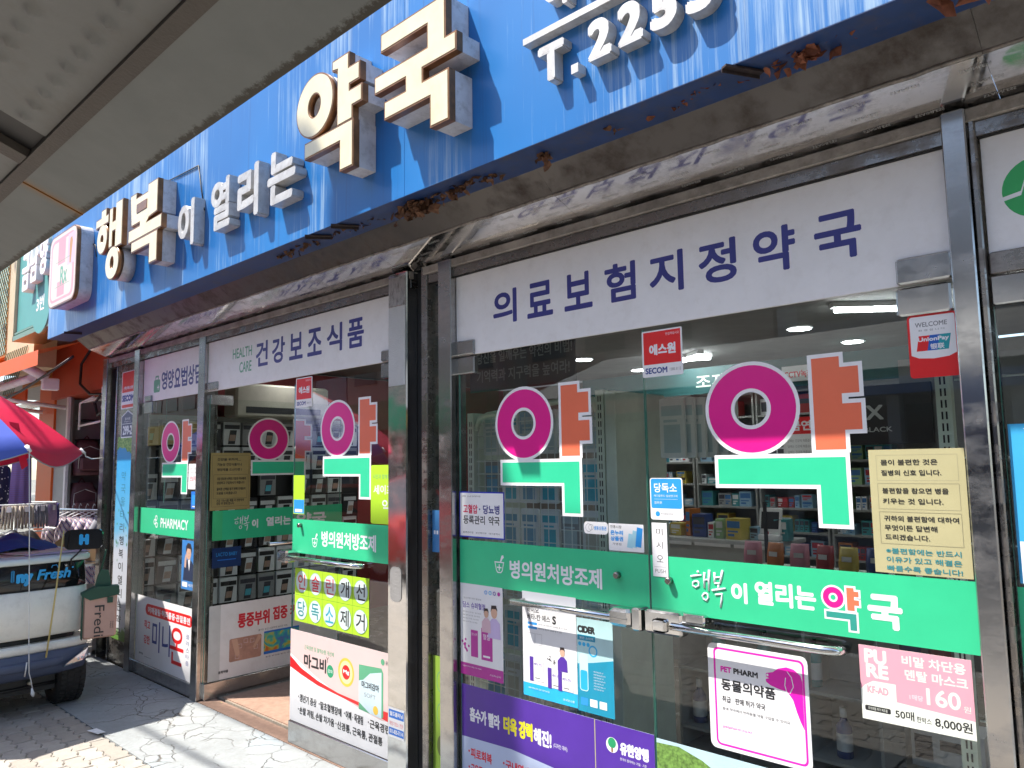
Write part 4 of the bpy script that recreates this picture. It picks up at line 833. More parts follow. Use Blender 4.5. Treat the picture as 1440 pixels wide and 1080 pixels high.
F = st('safety_sticker', 'lime sticker reading 세이프약 at the hinge side of the entrance door', 'sticker', -3.400, -3.199, 1.300, 1.608, M_lime, round_=.012); w_, h_ = F.w, F.h
F.text('세이프', .12*w_, .95*w_, .50*h_, .66*h_, M_wtx, bold=.02); F.text('약', .5*w_, .88*w_, .20*h_, .42*h_, M_wtx, bold=.02); F.text('시민과 함께하는', .1*w_, .95*w_, .76*h_, .84*h_, M_gtx); F.poly([(.8*w_, h_), (w_, h_), (w_, .9*h_)], M_white)
F = st('label_strip', 'small lime and blue label on the free edge of the entrance door', 'sticker', -4.182, -4.060, 1.325, 1.555, M_lime); F.rect(.005, F.w-.002, .005, .085, M_sky); F.rect(.02, .1, .012, .03, M_wtx)
F = board('small_ad', 'small white and blue cleaning advert on the mirror pillar foot', 'sticker', -3.178, -3.05, .28, .42, M_white, y=-.0512); F.rect(.005, .123, .09, .13, M_blue); F.text('월드클리닝', .012, .115, .1, .122, M_wtx, bold=.04); F.rect(.005, .123, .01, .045, M_blue); F.text('011-835-7114', .012, .116, .018, .038, M_wtx, bold=.04); F.text('제빙기청소 전문', .01, .118, .055, .075, M_crim)
F = board('pillar_smudge', 'grey dried paste patch low on the mirror pillar', 'stain', -3.165, -3.075, .93, 1.10, mat('dried_paste', (.26, .25, .24), .8, bmp=.8, bscale=90), y=-.0512, round_=.03, part='paste')
# items in the sidelight
F = st('blue_sticker', 'blue sticker with a dotted row in the narrow side window', 'sticker', -2.897, -2.808, 1.185, 1.385, mat('mid_blue_film', (.05, .20, .45), .4))
for i in range(4): F.rect(.012+.02*i, .024+.02*i, .085, .103, M_wtx)
F = st('green_film', 'olive green film with circles at the foot of the narrow side window', 'sticker', -2.897, -2.808, .06, .70, mat('olive_film', (.22, .36, .04), .4))
for i in range(4): F.disc(.055, .09+.145*i, (.026, .046), M_tealt, (.0245, .044), 'circle_print') if i != 1 else F.disc(.055, .09+.145*i, (.026, .046), mat('brown_dot_print', (.10, .13, .03), .4), name='circle_print')
# far left pane
F = st('product_poster', 'white poster reading 미니온 with a red banner on the farthest pane', 'poster', -6.550, -5.482, .100, .610, M_white); w_, h_ = F.w, F.h
F.rrect(.175*w_, .965*w_, .735*h_, .900*h_, .045, M_sred, 'banner_print'); F.text('어깨결림·허리통증·관절통엔', .22*w_, .93*w_, .765*h_, .865*h_, M_wtx, bold=.04)
F.text('작고', .16*w_, .27*w_, .52*h_, .65*h_, M_sred, bold=.03); F.text('강한', .16*w_, .27*w_, .30*h_, .43*h_, M_sred, bold=.03); F.text('미니', .31*w_, .62*w_, .235*h_, .68*h_, M_secn, bold=.012); F.text('온', .62*w_, .84*w_, .16*h_, .68*h_, M_sred, bold=.012)
for i in range(5): F.text('첩'[0] if 0 else '플라스타'[i % 4], .875*w_, .925*w_, (.57-.09*i)*h_, (.63-.09*i)*h_, M_secn)
F.text('동화약품', .08*w_, .15*w_, .12*h_, .15*h_, M_dark, bold=.03); F.rect(.18*w_, .30*w_, .105*h_, .11*h_, M_grey)
F = st('paper_notice', 'small white notice with red words overlapping the farthest letter 약', 'notice', -5.655, -5.490, 1.455, 1.640, M_white); F.text('마스크착용', .03, .14, .135, .16, M_grey); F.text('안심직장', .03, .15, .06, .095, M_crim, bold=.02); F.rect(.03, .13, .03, .033, M_grey); F.text('코로나19 예방', .03, .14, .115, .128, M_grey)
F = st('blue_notice', 'tiny blue notice below the white paper on the farthest pane', 'sticker', -5.60, -5.515, 1.315, 1.44, M_blue); F.rect(.015, .07, .03, .1, M_sky); F.rect(.02, .065, .012, .02, M_wtx)
F = st('portrait_poster', 'blue poster of a young man in a dark suit resting his cheek', 'poster', -5.725, -5.495, .735, 1.085, mat('poster_sky_blue', (.05, .22, .55), .35, var=.15), t=.002); w_, h_ = F.w, F.h
F.poly([(.12*w_, .18*h_), (.95*w_, .18*h_), (.95*w_, .42*h_), (.8*w_, .55*h_), (.62*w_, .62*h_), (.35*w_, .60*h_), (.18*w_, .45*h_)], mat('dark_suit_print', (.02, .03, .07), .5), 'figure_print')
F.poly([(.45*w_, .60*h_), (.62*w_, .62*h_), (.56*w_, .38*h_)], M_wtx, 'figure_print'); F.disc(.50*w_, .74*h_, (.17*w_, .13*h_), M_skin, name='figure_print'); F.poly([(.29*w_, .72*h_), (.30*w_, .88*h_), (.42*w_, .95*h_), (.62*w_, .94*h_), (.72*w_, .84*h_), (.69*w_, .74*h_), (.62*w_, .83*h_), (.40*w_, .84*h_)], M_hair, 'figure_print')
F.poly([(.20*w_, .45*h_), (.32*w_, .44*h_), (.36*w_, .68*h_), (.28*w_, .72*h_), (.22*w_, .62*h_)], M_skin, 'figure_print'); F.rect(.44*w_, .48*w_, .745*h_, .75*h_, M_hair); F.rect(.55*w_, .59*w_, .745*h_, .75*h_, M_hair); F.rect(.48*w_, .55*w_, .675*h_, .68*h_, M_crim)
F.rect(.08*w_, .45*w_, .05*h_, .15*h_, M_wtx); F.text('쎄라', .5*w_, .88*w_, .06*h_, .13*h_, M_wtx)
# on the opened leaf (its outside faces the camera)
def lf(name, label, cat, u0, u1, z0, z1, m=None):
    a = R(91.5); return board(name, label, cat, u0, u1, z0, z1, m, loc=(-5.352+.0016+math.cos(a)*u0, .01+math.sin(a)*u0, z0), rotz=a)
F = lf('product_poster', 'white poster reading 통증부위 집중 on the door leaf swung inside', 'poster', .03, 1.10, .125, .640, M_film); w_, h_ = F.w, F.h
F.rect(0, .085, 0, h_, mat('aged_margin', (.60, .60, .58), .4)); F.text('통증부위', .215, .47, .33, .435, M_crim, bold=.04); F.text('집중', .495, .62, .345, .445, M_crim, bold=.04); F.text('케어', .64, .8, .345, .445, M_crim, bold=.04)
F.text('붙이는 순간 시원하게 24시간 지속', .38, .62, .285, .30, M_dark)
y0_ = .105; F.rrect(.155, .405, y0_, .265, .012, mat('skin_photo', (.50, .27, .20), .5, var=.3, scale=12), 'photo_print')
for a, b_ in ((.20, .12), (.22, .19), (.265, .22), (.315, .215), (.345, .165)): frame(F, a, a+.032, b_, b_+.03, M_lpink, .003, 'plaster_print')
F.poly([(.17, .26), (.215, .26), (.235, .15), (.215, .135), (.20, .15)], M_skin, 'hand_print'); F.poly([(.38, .265), (.41, .25), (.35, .17), (.335, .18)], M_skin, 'hand_print')
def m_thermo():
    m, n, l, b = nodes('thermal_photo'); l.new(ramp(n, l, nz(n, l, 11, 2, .5, dist=1.2), [(.25, (.25, .05, .35)), (.4, (.05, .25, .5)), (.5, (.05, .45, .35)), (.6, (.6, .5, .05)), (.72, (.6, .15, .03))]), b.inputs['Base Color']); b.inputs['Roughness'].default_value = .4; return m
F.rrect(.425, .72, .11, .275, .006, m_thermo(), 'thermal_print'); F.rect(.425, .72, .11, .13, M_blue, 'thermal_print'); F.rect(.425, .72, .262, .275, M_blue, 'thermal_print'); F.text('통증 부위에 맞게 자유롭게', .44, .70, .085, .095, M_dark)
F.text('동화약품', .075, .150, .04, .06, M_dark, bold=.03)
F = lf('paper_notice', 'olive framed notice 건강을 위하여 on the door leaf swung inside', 'notice', .012, .320, 1.305, 1.715, mat('olive_paper', (.34, .26, .09), .6, var=.1)); w_, h_ = F.w, F.h
frame(F, .04*w_, .96*w_, .06*h_, .96*h_, M_dark, .0015); frame(F, .08*w_, .92*w_, .20*h_, .62*h_, M_dark, .0015)
for v, t_, u1 in ((.86, '건강을 위하여....', .75), (.77, '기능성 건강식품이나', .78), (.68, '영양제를 드신다면 ?', .78), (.52, '가장 중요한 선택의 기준은 약사에게', .88), (.45, '상담하고 구입하시기 바랍니다', .85), (.34, '올바른 선택을 돕기 위해 언제든지', .88), (.27, '도움을 드리겠습니다', .66), (.14, '건강 기능식품 제품 각 전문약국', .85), (.09, '상담 후 판매 합니다', .6)): F.text(t_, .16*w_, u1*w_, v*h_, (v+.05)*h_, M_dark, bold=.02)
F = lf('blue_notice', 'dark blue LACTO notice below the band on the door leaf swung inside', 'sticker', .04, .26, .90, 1.04, mat('deep_blue_film', (.01, .035, .12), .3)); F.text('LACTO BABY', .03, .19, .08, .105, M_sky); F.rect(.04, .18, .05, .056, M_blue)
# right bay poster
F = st('product_poster', 'blue cold medicine poster at the right edge behind the steel post', 'poster', -.470, -.12, 1.262, 1.690, mat('azure_poster', (.05, .38, .68), .35, var=.1)); w_, h_ = F.w, F.h
F.rect(.02*w_, .98*w_, 0, .26*h_, M_white); F.rect(.15*w_, .98*w_, .66*h_, .71*h_, M_dark); F.text('WITH', .2*w_, .5*w_, .667*h_, .70*h_, M_wtx, bold=.04)
F.text('일상', .14*w_, .52*w_, .73*h_, .85*h_, M_crim, bold=.05); F.text('코로나', .16*w_, .8*w_, .56*h_, .655*h_, M_dark, bold=.04); F.poly([(.1*w_, .97*h_), (.2*w_, .90*h_), (.24*w_, .80*h_), (.26*w_, .90*h_), (.4*w_, .97*h_)], M_wtx, 'splash_print')
F.rrect(.22*w_, .8*w_, .28*h_, .54*h_, .01, M_white, 'box_print'); F.text('cold', .24*w_, .6*w_, .40*h_, .46*h_, M_blue, bold=.07); F.rect(.22*w_, .8*w_, .28*h_, .30*h_, M_blue)
F.text('완전', .25*w_, .42*w_, .17*h_, .215*h_, M_blue, bold=.02); F.text('감기증상 완화', .27*w_, .8*w_, .10*h_, .145*h_, M_dark); F.text('자세한 내용은', .15*w_, .5*w_, .03*h_, .06*h_, M_blue); F.poly([(.12*w_, .2*h_), (.15*w_, .16*h_), (.22*w_, .24*h_), (.15*w_, .19*h_)], M_crim, 'tick_print')
NTH = 'first second third fourth fifth sixth seventh eighth ninth tenth eleventh twelfth thirteenth fourteenth fifteenth sixteenth seventeenth eighteenth nineteenth twentieth'.split()+['twenty-'+q for q in 'first second third fourth fifth sixth seventh eighth ninth'.split()]
# ------------------------------------------------------------------ inside the pharmacy
M_shelf = mat('shelf_paint', (.34, .34, .32), .5); M_rackp = mat('rack_green_grey', (.72, .80, .70), .45); M_wire = mat('rack_wire', (.82, .86, .82), .4)
M_lamp = emis('lamp_glow', (.95, .98, 1), 15); M_trimw = mat('lamp_trim', (.8, .8, .8), .5)
def downlight(x, y, label):
    t = thing('ceiling_light', label, 'ceiling light', (x, y, 2.62), group='round ceiling lights inside the pharmacy')
    m = MB(); m.tube([(0, 0, 0), (0, 0, -.012)], .10, 24); ob('lamp_rim', m, M_trimw, t); m = MB(); m.tube([(0, 0, -.0125), (0, 0, -.016)], .083, 24); ob('diffuser', m, M_lamp, t)
for x, y, s_ in ((-2.42, 3.3, 'round ceiling light above the orange stroke of the right letter 약'), (-2.38, 4.3, 'round ceiling light just above the magenta ring of the right letter 약'), (-4.40, 2.75, 'round ceiling light left of the security sticker near the banner'), (-4.62, 3.4, 'round ceiling light nearest below the long white sign over the wire rack'),
                 (-4.75, 4.55, 'round ceiling light low over the back shelves'), (-6.6, 1.4, 'round ceiling light behind the entrance leaf'), (-6.3, 2.6, 'round ceiling light deep behind the entrance leaf'), (-.9, 2.6, 'round ceiling light seen past the right steel post'), (-5.3, 2.0, 'round ceiling light over the entrance'), (-3.2, 1.6, 'round ceiling light just inside the double doors')): downlight(x, y, s_)
def tubelight(x, y, a, label, L_=.62):
    t = thing('tube_light', label, 'ceiling light', (x, y, 2.62), R(a)); B('housing', -L_/2, L_/2, -.03, .03, -.035, 0, M_trimw, t); m = MB(); m.tube([(-L_/2+.02, 0, -.05), (L_/2-.02, 0, -.05)], .016, 8); ob('tube', m, M_lamp, t)
tubelight(-1.65, 2.75, 40, 'tube light under the ceiling right of the orange stroke'); tubelight(-3.85, 3.9, 20, 'tube light crossing another below the security sticker'); tubelight(-3.8, 3.95, -35, 'second of the crossed tube lights below the security sticker'); tubelight(-4.35, 2.0, 30, 'tube light under the white sign over the wire rack')
# back shelf units
PAL = [('white', (.82, .84, .85)), ('pale blue', (.28, .46, .60)), ('teal', (.06, .30, .32)), ('dark red', (.36, .03, .03)), ('navy', (.03, .06, .22)), ('grey', (.34, .35, .35)), ('pink', (.60, .25, .32)), ('light green', (.30, .48, .24)), ('yellow', (.58, .45, .08)), ('orange', (.55, .18, .04))]
PM = {k: mat('carton_'+k.replace(' ', '_'), c, .45, var=.1) for k, c in PAL}
LB = [mat('carton_label_white', (.7, .7, .7), .5), mat('carton_label_blue', (.05, .18, .42), .5), mat('carton_label_dark', (.06, .06, .08), .5), mat('carton_label_red', (.5, .03, .05), .5)]
_bm = {}
def boxmesh(kind, w_, d_, h_, lab):
    key = (kind, w_, d_, h_, lab)
    if key in _bm: return _bm[key]
    m = MB(); m.box(0, w_, 0, d_, 0, h_); n0 = len(m.f)
    y = -.0006; P = [(w_*.08, h_*.55, w_*.92, h_*.88), (w_*.12, h_*.15, w_*.55, h_*.27), (w_*.12, h_*.34, w_*.8, h_*.42)] if w_ < .2 else [(w_*.05, h_*.2, w_*.3, h_*.8), (w_*.4, h_*.5, w_*.9, h_*.75)]
    for u0, v0, u1, v1 in P: m.face([(u0, y, v0), (u1, y, v0), (u1, y, v1), (u0, y, v1)])
    me = m.mesh('product_box', PM[kind]); me.materials.append(LB[lab])
    for i, p in enumerate(me.polygons): p.material_index = 1 if i >= n0 else 0
    _bm[key] = me; return me
ORD = ['lowest', 'second', 'third', 'fourth', 'fifth', 'sixth', 'seventh', 'eighth', 'ninth', 'top']
def product(kind, sz, lab, x, y, z, label, grp, rotz=0):
    o = link('product_box', boxmesh(kind, *sz, lab), None, (x, y, z), rotz); o['label'] = label; o['category'] = 'medicine box'; o['group'] = grp; return o
rb = random.Random(11); nbox = 0
for ui, (x0, x1) in enumerate(((-5.25, -4.62), (-4.60, -3.97), (-3.95, -3.32), (-3.30, -2.67), (-2.65, -2.02))):
    un = ['leftmost', 'second', 'third', 'fourth', 'rightmost'][ui]
    t = thing('shelf_unit', un+' shelf unit along the back wall full of medicine boxes', 'shelf unit', (x0, 4.3, .012), group='shelf units along the back wall')
    B('side_panel', 0, .018, 0, .30, 0, 2.25, M_shelf, t); B('side_panel', x1-x0-.018, x1-x0, 0, .30, 0, 2.25, M_shelf, t); B('back_panel', .018, x1-x0-.018, .29, .298, 0, 2.25, M_shelf, t)
    lev = [.10+.2125*i for i in range(11)]
    for z in lev: B('shelf', .018, x1-x0-.018, .004, .288, z-.018, z, M_shelf, t)
    for li in range(3, 10):
        x = x0+.03; bi = 0
        while x < x1-.10 and nbox < 298:
            k = rb.choice(PAL if li < 8 else PAL[3:6])[0] if rb.random() > .45 else rb.choice(['white', 'pale blue', 'teal'])
            if li >= 8 and rb.random() < .6: k = 'dark red'
            w_, h_ = rb.choice([(.05, .09), (.07, .12), (.10, .06), (.04, .11), (.12, .14)]) if li < 8 else rb.choice([(.20, .15), (.24, .17)])
            if x+w_ > x1-.03: break
            n_ = rb.choice([1, 2, 3]) if w_ < .1 else 1
            st_ = rb.choice([1, 2]) if h_ < .09 else 1
            for c_ in range(n_):
                if x+w_ > x1-.03: break
                for s_ in range(st_):
                    product(k, (w_, .14, h_), rb.randrange(4), x, 4.33+rb.uniform(0, .02), .012+lev[li]+s_*(h_+.0005), '%s box, %s from left on the %s shelf of the %s back unit' % (k, NTH[bi], ORD[li-1], un), 'medicine boxes on the back shelves'); nbox += 1; bi += 1
                x += w_+.003
            x += rb.choice([.004, .02, .05])
# teal header board over the shelves and notices
hb_ = thing('header_board', 'dark teal header board reading 조제 above the back shelves', 'sign', (-5.3, 4.24, 2.26)); B('board', 0, 3.4, 0, .04, 0, .26, mat('teal_board', (.02, .10, .10), .5), hb_); Flat(hb_, 0).text('조제', 1.42, 1.75, .05, .19, M_rackp, bold=.02)
F = board('cctv_notice', 'white notice reading CCTV 녹화중 between the ring and the orange stroke', 'sign', -2.98, -2.62, 2.30, 2.44, M_white, y=4.2); F.text('CCTV녹화중', .02, .33, .03, .10, M_crim, bold=.03)
F = board('hanging_notice', 'white notice headed by a red panel reading 금연 on the back shelves', 'sign', -3.0, -2.66, 1.56, 1.98, M_film, y=4.2); F.rect(0, .34, .27, .42, M_sred); F.text('금연', .07, .26, .30, .39, M_wtx, bold=.04)
for i in range(4): F.text('담배는 건강에 해롭습니다', .04, .28, .20-.05*i, .225-.05*i, M_grey)
# dark banner with grey words hanging behind the left leaf
F = board('memory_banner', 'dark hanging banner reading 기억력과 지구력을 높여라 behind the glass', 'banner', -3.46, -2.62, 2.045, 2.36, mat('dark_banner', (.025, .028, .03), .4), y=.8, t=.01); M_dimtx = mat('dim_lettering', (.30, .31, .30), .5)
F.text('기억력과 지구력을 높여라!', .06, .80, .055, .13, M_dimtx, bold=.015); F.text('당신을 일깨우는 약전의 비법!', .06, .82, .17, .24, M_dimtx, bold=.02)
mb = MB(); mb.tube([(.05, -.01, .31), (.05, -.01, .58)], .003, 5); mb.tube([(.79, -.01, .31), (.79, -.01, .58)], .003, 5); ob('hanging_wire', mb, M_wire, F.o)
# wire grid rack behind the left leaf
def perforated(t, x0, x1, y0, y1, z1, nm='upright'):
    B(nm, x0, x1, y0, y1, .012, z1, M_rackp, t); m = MB(); z = .1
    while z < z1-.05:
        for xx in ((x0+x1)/2-.010, (x0+x1)/2+.004): m.face([(xx, y0-.0008, z), (xx+.006, y0-.0008, z), (xx+.006, y0-.0008, z+.028), (xx, y0-.0008, z+.028)])
        z += .042
    ob('slot_row', m, M_black, t, kind='stuff')
rk = thing('wire_rack', 'tall greenish wire grid display rack standing behind the left leaf', 'display rack', (-3.28, .62, 0)); rk.location = (0, 0, 0)
perforated(rk, -3.285, -3.235, .60, .64, 1.90); perforated(rk, -2.345, -2.295, .60, .64, 1.965)
B('side_frame', -2.290, -2.225, .60, 1.05, .012, 1.955, M_rackp, rk, b=.004); B('side_frame', -3.285, -3.24, .64, 1.05, .012, 1.90, M_rackp, rk)
mb = MB(); mb.tube([(-3.232, .62, 1.80), (-3.20, .62, 1.868), (-3.14, .62, 1.885), (-2.44, .62, 1.94), (-2.38, .62, 1.925), (-2.35, .62, 1.86)], .016, 8); ob('top_rail', mb, M_rackp, rk)
mb = MB()
for i in range(17): x = -3.21+i*.0525; mb.tube([(x, .616, .15), (x, .616, 1.86+.045*(i/16.))], .0028, 5)
ob('vertical_wire', mb, M_wire, rk, kind='stuff'); mb = MB()
for j in range(24): mb.tube([(-3.232, .622, .18+j*.072), (-2.348, .622, .18+j*.072)], .0028, 5)
ob('horizontal_wire', mb, M_wire, rk, kind='stuff'); B('base_shelf', -3.235, -2.345, .60, 1.05, .05, .09, M_rackp, rk)
_pk = {}
def pack(kind, pic):
    if (kind, pic) in _pk: return _pk[(kind, pic)]
    m = MB(); m.prism(rr(0, .125, 0, .235, .008), 0, .018); n0 = len(m.f); y = -.0008
    for u0, v0, u1, v1 in ((.01, .165, .115, .205), (.02, .02, .105, .13), (.02, .14, .09, .15)): m.face([(u0, y, v0), (u1, y, v0), (u1, y, v1), (u0, y, v1)])
    me = m.mesh('package', PM[kind]); me.materials.append(pic)
    for i, p in enumerate(me.polygons): p.material_index = 1 if i >= n0 else 0
    _pk[(kind, pic)] = me; return me
pics = [mat('pack_soft_blue', (.20, .42, .60), .5), mat('pack_pale', (.52, .64, .68), .5), mat('pack_cyan', (.10, .52, .66), .5), mat('pack_beige', (.62, .60, .52), .5), mat('pack_skin', (.5, .33, .25), .5)]
for r_ in range(6):
    for c_ in range(6):
        if (r_ == 1 and c_ > 3): continue
        kind = ['white', 'white', 'pale blue', 'grey', 'white'][rb.randrange(5)]
        o = link('hanging_package', pack(kind, pics[rb.randrange(4)]), None, (-3.20+c_*.143+rb.uniform(-.004, .004), .650, .33+r_*.265), 0)
        o['label'] = '%s package hanging in row %s column %s behind the wire rack' % (kind, ['six', 'five', 'four', 'three', 'two', 'one'][r_], ['one', 'two', 'three', 'four', 'five', 'six'][c_]); o['category'] = 'package'; o['group'] = 'packages hanging behind the wire rack'
for i in range(6):
    o = link('hanging_package', pack('white', pics[1]), None, (-2.10+i*.04, .80+i*.03, 1.62)); o.scale = (1.1, 1, 1.25); o['label'] = 'white package, %s from the left in the fan beside the wire rack' % NTH[i]; o['category'] = 'package'; o['group'] = 'fan of white packages beside the rack'
# knee support rack along the left wall
kr = thing('wall_rack', 'black slatted wall rack of knee and waist supports by the entrance', 'display rack', (0, 0, 0))
B('rack_back', -7.27, -7.24, .15, 2.6, .3, 2.05, mat('rack_black', (.015, .015, .016), .6), kr); B('rack_top', -7.27, -7.0, .15, 2.6, 2.05, 2.09, M_shelf, kr)
mknee = {}
def kneebox(c):
    if c in mknee: return mknee[c]
    m = MB(); m.box(-.085, .085, 0, .05, 0, .23); n0 = len(m.f); y = -.001
    m.face([(-.078, y, .155), (.078, y, .155), (.078, y, .195), (-.078, y, .195)]); m.face([(-.04, y, .01), (.03, y, .01), (.05, y, .145), (-.02, y, .145)]); n1 = len(m.f); m.face([(-.03, y-.0006, .04), (.03, y-.0006, .04), (.04, y-.0006, .10), (-.02, y-.0006, .10)])
    me = m.mesh('support_box', [PM['white'], PM['grey'], M_dark][c]); me.materials.append([M_dark, LB[2], PM['white']][c]); me.materials.append([pics[4], pics[2], pics[4]][c])
    for i, p in enumerate(me.polygons): p.material_index = 2 if i >= n1 else (1 if i >= n0 else 0)
    mknee[c] = me; return me
for r_ in range(7):
    for c_ in range(12):
        if rb.random() < .08: continue
        k = rb.choice([0, 0, 1, 2]); o = link('support_box', kneebox(k), None, (-7.12, .27+c_*.195, .34+r_*.248), R(90)); o['label'] = '%s support box in row %s, place %s along the black wall rack' % (['white', 'grey', 'black'][k], ['seven', 'six', 'five', 'four', 'three', 'two', 'one'][r_], ['one', 'two', 'three', 'four', 'five', 'six', 'seven', 'eight', 'nine', 'ten', 'eleven', 'twelve'][c_]); o['category'] = 'box'; o['group'] = 'support boxes on the black wall rack'
# air conditioner-like white box, jackets of dark cloth further in
t = thing('wall_unit', 'beige boxed wall unit hanging near the ceiling behind the entrance', 'wall unit', (-7.0, .9, 1.98)); B('housing', 0, .25, 0, 1.0, .10, .42, mat('beige_housing', (.45, .42, .34), .5), t, b=.02); B('vent', .2505, .252, .1, .9, .14, .2, M_black, t)
# counter with goods
ct = thing('counter', 'white sales counter with a lower shelf inside the pharmacy', 'counter', (-4.3, 3.02, .012)); M_ctr = mat('counter_white', (.50, .50, .48), .4)
B('counter_top', 0, 1.75, -.02, .5, .95, .985, M_ctr, ct, b=.004); B('counter_front', 0.02, 1.73, 0, .02, .62, .95, M_ctr, ct); B('counter_base', .04, 1.71, .05, .45, 0, .62, M_shelf, ct)
for i in range(5): B('price_rail', .05+i*.34, .36+i*.34, -.024, -.0205, .93, .955, M_film, ct)
things_on = [('pink', .20, .16), ('dark red', .26, .2), ('orange', .07, .17), ('white', .06, .09), ('yellow', .12, .10), ('orange', .05, .22), ('navy', .12, .18), ('white', .05, .12), ('light green', .06, .15), ('yellow', .14, .16), ('pale blue', .08, .10), ('white', .05, .08), ('teal', .10, .16)]
x = -4.25
for i, (k, w_, h_) in enumerate(things_on):
    o = product(k, (w_, .12, h_), i % 4, x, 3.05+rb.uniform(0, .1), .998, '%s carton standing on the sales counter, %s from the far end' % (k, NTH[i]), 'cartons on the sales counter', R(rb.uniform(-15, 15))); x += w_+.03
def bottle(x, y, z, h, r, m, cap, label, grp='bottles inside the pharmacy'):
    t = link('bottle', MB().tube([(0, 0, 0), (0, 0, .004), (0, 0, h*.62), (0, 0, h*.75), (0, 0, h*.80)], [r*.9, r, r, r*.45, r*.4], 12).mesh('bottle', m), None, (x, y, z)); t['label'] = label; t['category'] = 'bottle'; t['group'] = grp
    ob('bottle_cap', MB().tube([(0, 0, h*.80), (0, 0, h)], r*.45, 10), cap, t); ob('bottle_label', MB().tube([(0, 0, h*.15), (0, 0, h*.5)], r*1.02, 12, False), LB[0], t)
for i in range(9): bottle(-4.22+i*.062, 3.0, .998, .15, .024, [PM['light green'], PM['pale blue'], PM['pink']][i % 3], M_dark, 'small %s bottle, %s in the front row on the counter' % (['green', 'blue', 'pink'][i % 3], NTH[i]))
t = thing('card_terminal', 'white card terminal with a dark screen on the counter end', 'card terminal', (-2.75, 3.1, .997)); B('base', 0, .18, 0, .15, 0, .05, M_trimw, t, b=.01); m = MB(); m.bbox(0, .18, 0, .02, 0, .20, .006); o = ob('display', m, M_trimw, t); o.location = (0, .02, .05); o.rotation_euler = (R(-12), 0, 0); m = MB(); m.face([(.02, -.001, .04), (.16, -.001, .04), (.16, -.001, .17), (.02, -.001, .17)]); ob('screen', m, M_dark, o)
# snack stand in front with pouches
sn = thing('pouch_stand', 'dark stand crowded with snack and vitamin pouches near the right leaf', 'display rack', (-2.5, 2.3, .012)); 
for z in (.35, .62, .86): B('stand_shelf', 0, 1.25, 0, .42, z, z+.02, M_rackp, sn)
for x in (0, 1.23): B('stand_upright', x, x+.02, .40, .42, 0, 1.3, M_dark, sn)
for r_ in range(3):
    for c_ in range(8):
        k = rb.choice(['orange', 'dark red', 'white', 'yellow', 'navy', 'pink', 'light green']); w_, h_ = .13, .19
        o = link('pouch', None); bpy.data.objects.remove(o)
        m = MB(); P = [(-.06, 0), (.06, 0), (.063, .09), (.055, .18), (-.055, .18), (-.063, .09)]; kk = len(P)
        m.v = [(a, 0, b_) for a, b_ in P]+[(a*.55, -.028 if b_ < .12 else -.012, .02+b_*.8) for a, b_ in P]+[(a*.55, .028 if b_ < .12 else .012, .02+b_*.8) for a, b_ in P]
        for i in range(kk): j = (i+1) % kk; m.f += [(i, j, kk+j, kk+i), (j, i, 2*kk+i, 2*kk+j)]; m.sm += [True, True]
        m.f += [tuple(kk+i for i in range(kk)), tuple(2*kk+i for i in reversed(range(kk)))]; m.sm += [True, True]
        o = ob('pouch', m, PM[k]); o.location = (-2.42+c_*.155, 2.36+rb.uniform(-.02, .03), .012+(.37, .64, .88)[r_]); o.rotation_euler = (R(-8), 0, R(rb.uniform(-12, 12))); o['label'] = '%s pouch, %s on the %s shelf of the dark stand' % (k, NTH[c_], ['lowest', 'middle', 'top'][r_]); o['category'] = 'pouch'; o['group'] = 'pouches on the dark stand'
        Flat(o, -.03).rect(-.03, .03, .09, .12, LB[0], 'pouch_label')
        if r_ == 2 and c_ > 3:
            pass
product('white', (.3, .2, .22), 2, -1.75, 2.0, .012, 'large white carton lettered in black low behind the beige notice', 'large cartons on the floor'); product('white', (.34, .2, .2), 2, -1.4, 2.0, .012, 'wide white carton beside the large carton behind the beige notice', 'large cartons on the floor')
# plinth shelf unit behind the lower part of the right leaf, seen between the posters
lo = thing('low_shelf', 'low grey shelf with blue bottles between the pet sign and the pink notice', 'shelf unit', (-2.45, 1.45, .012))
for z in (.10, .42, .74): B('shelf', 0, 1.1, 0, .3, z, z+.015, M_shelf, lo)
for x in (0, .36, .73, 1.085): B('upright', x, x+.015, 0, .3, 0, .9, M_shelf, lo)
B('back_panel', 0.015, 1.085, .29, .3, 0, .9, M_shelf, lo)
for i in range(8): bottle(-2.38+i*.135, 1.55, .012+.435 if i % 2 else .012+.115, .24, .038, [PM['navy'], PM['teal']][i % 2], [M_trimw, M_dark][i % 2], 'blue tonic bottle, %s on the low grey shelf' % NTH[i], 'tonic bottles on the low grey shelf')
for i in range(7): product(['grey', 'white', 'dark red', 'navy', 'white', 'teal', 'pink'][i], (.10, .14, .15), i % 4, -2.38+i*.14, 1.5, .012+.757, 'carton, %s along the top of the low grey shelf' % NTH[i], 'cartons on the low grey shelf')
# rack behind the right bay
t = thing('wire_rack', 'second perforated display rack behind the rightmost door', 'display rack', (0, 0, 0)); perforated(t, -.80, -.75, .60, .64, 1.93); perforated(t, .2, .25, .6, .64, 1.93)
mb = MB(); [mb.tube([(-.74, .62, z), (.2, .62, z)], .004, 5) for z in (1.88, 1.6, 1.3, 1.0, .7)]; ob('cross_wire', mb, M_wire, t, kind='stuff')
# dark panel with a pale X and a pale word
F = board('dark_panel', 'dark panel with a pale X mark right of the letters', 'sign', -2.55, -1.75, 1.72, 2.2, mat('panel_black', (.012, .013, .015), .3), y=4.15, t=.03); F.text('X', .30, .44, .20, .32, M_dimtx, bold=.05); F.text('BLACK', .28, .5, .10, .14, M_dimtx, bold=.03)
B('dark_cabinet', -2.0, 3.1, 4.2, 4.9, .012, 2.4, M_indk, bd)
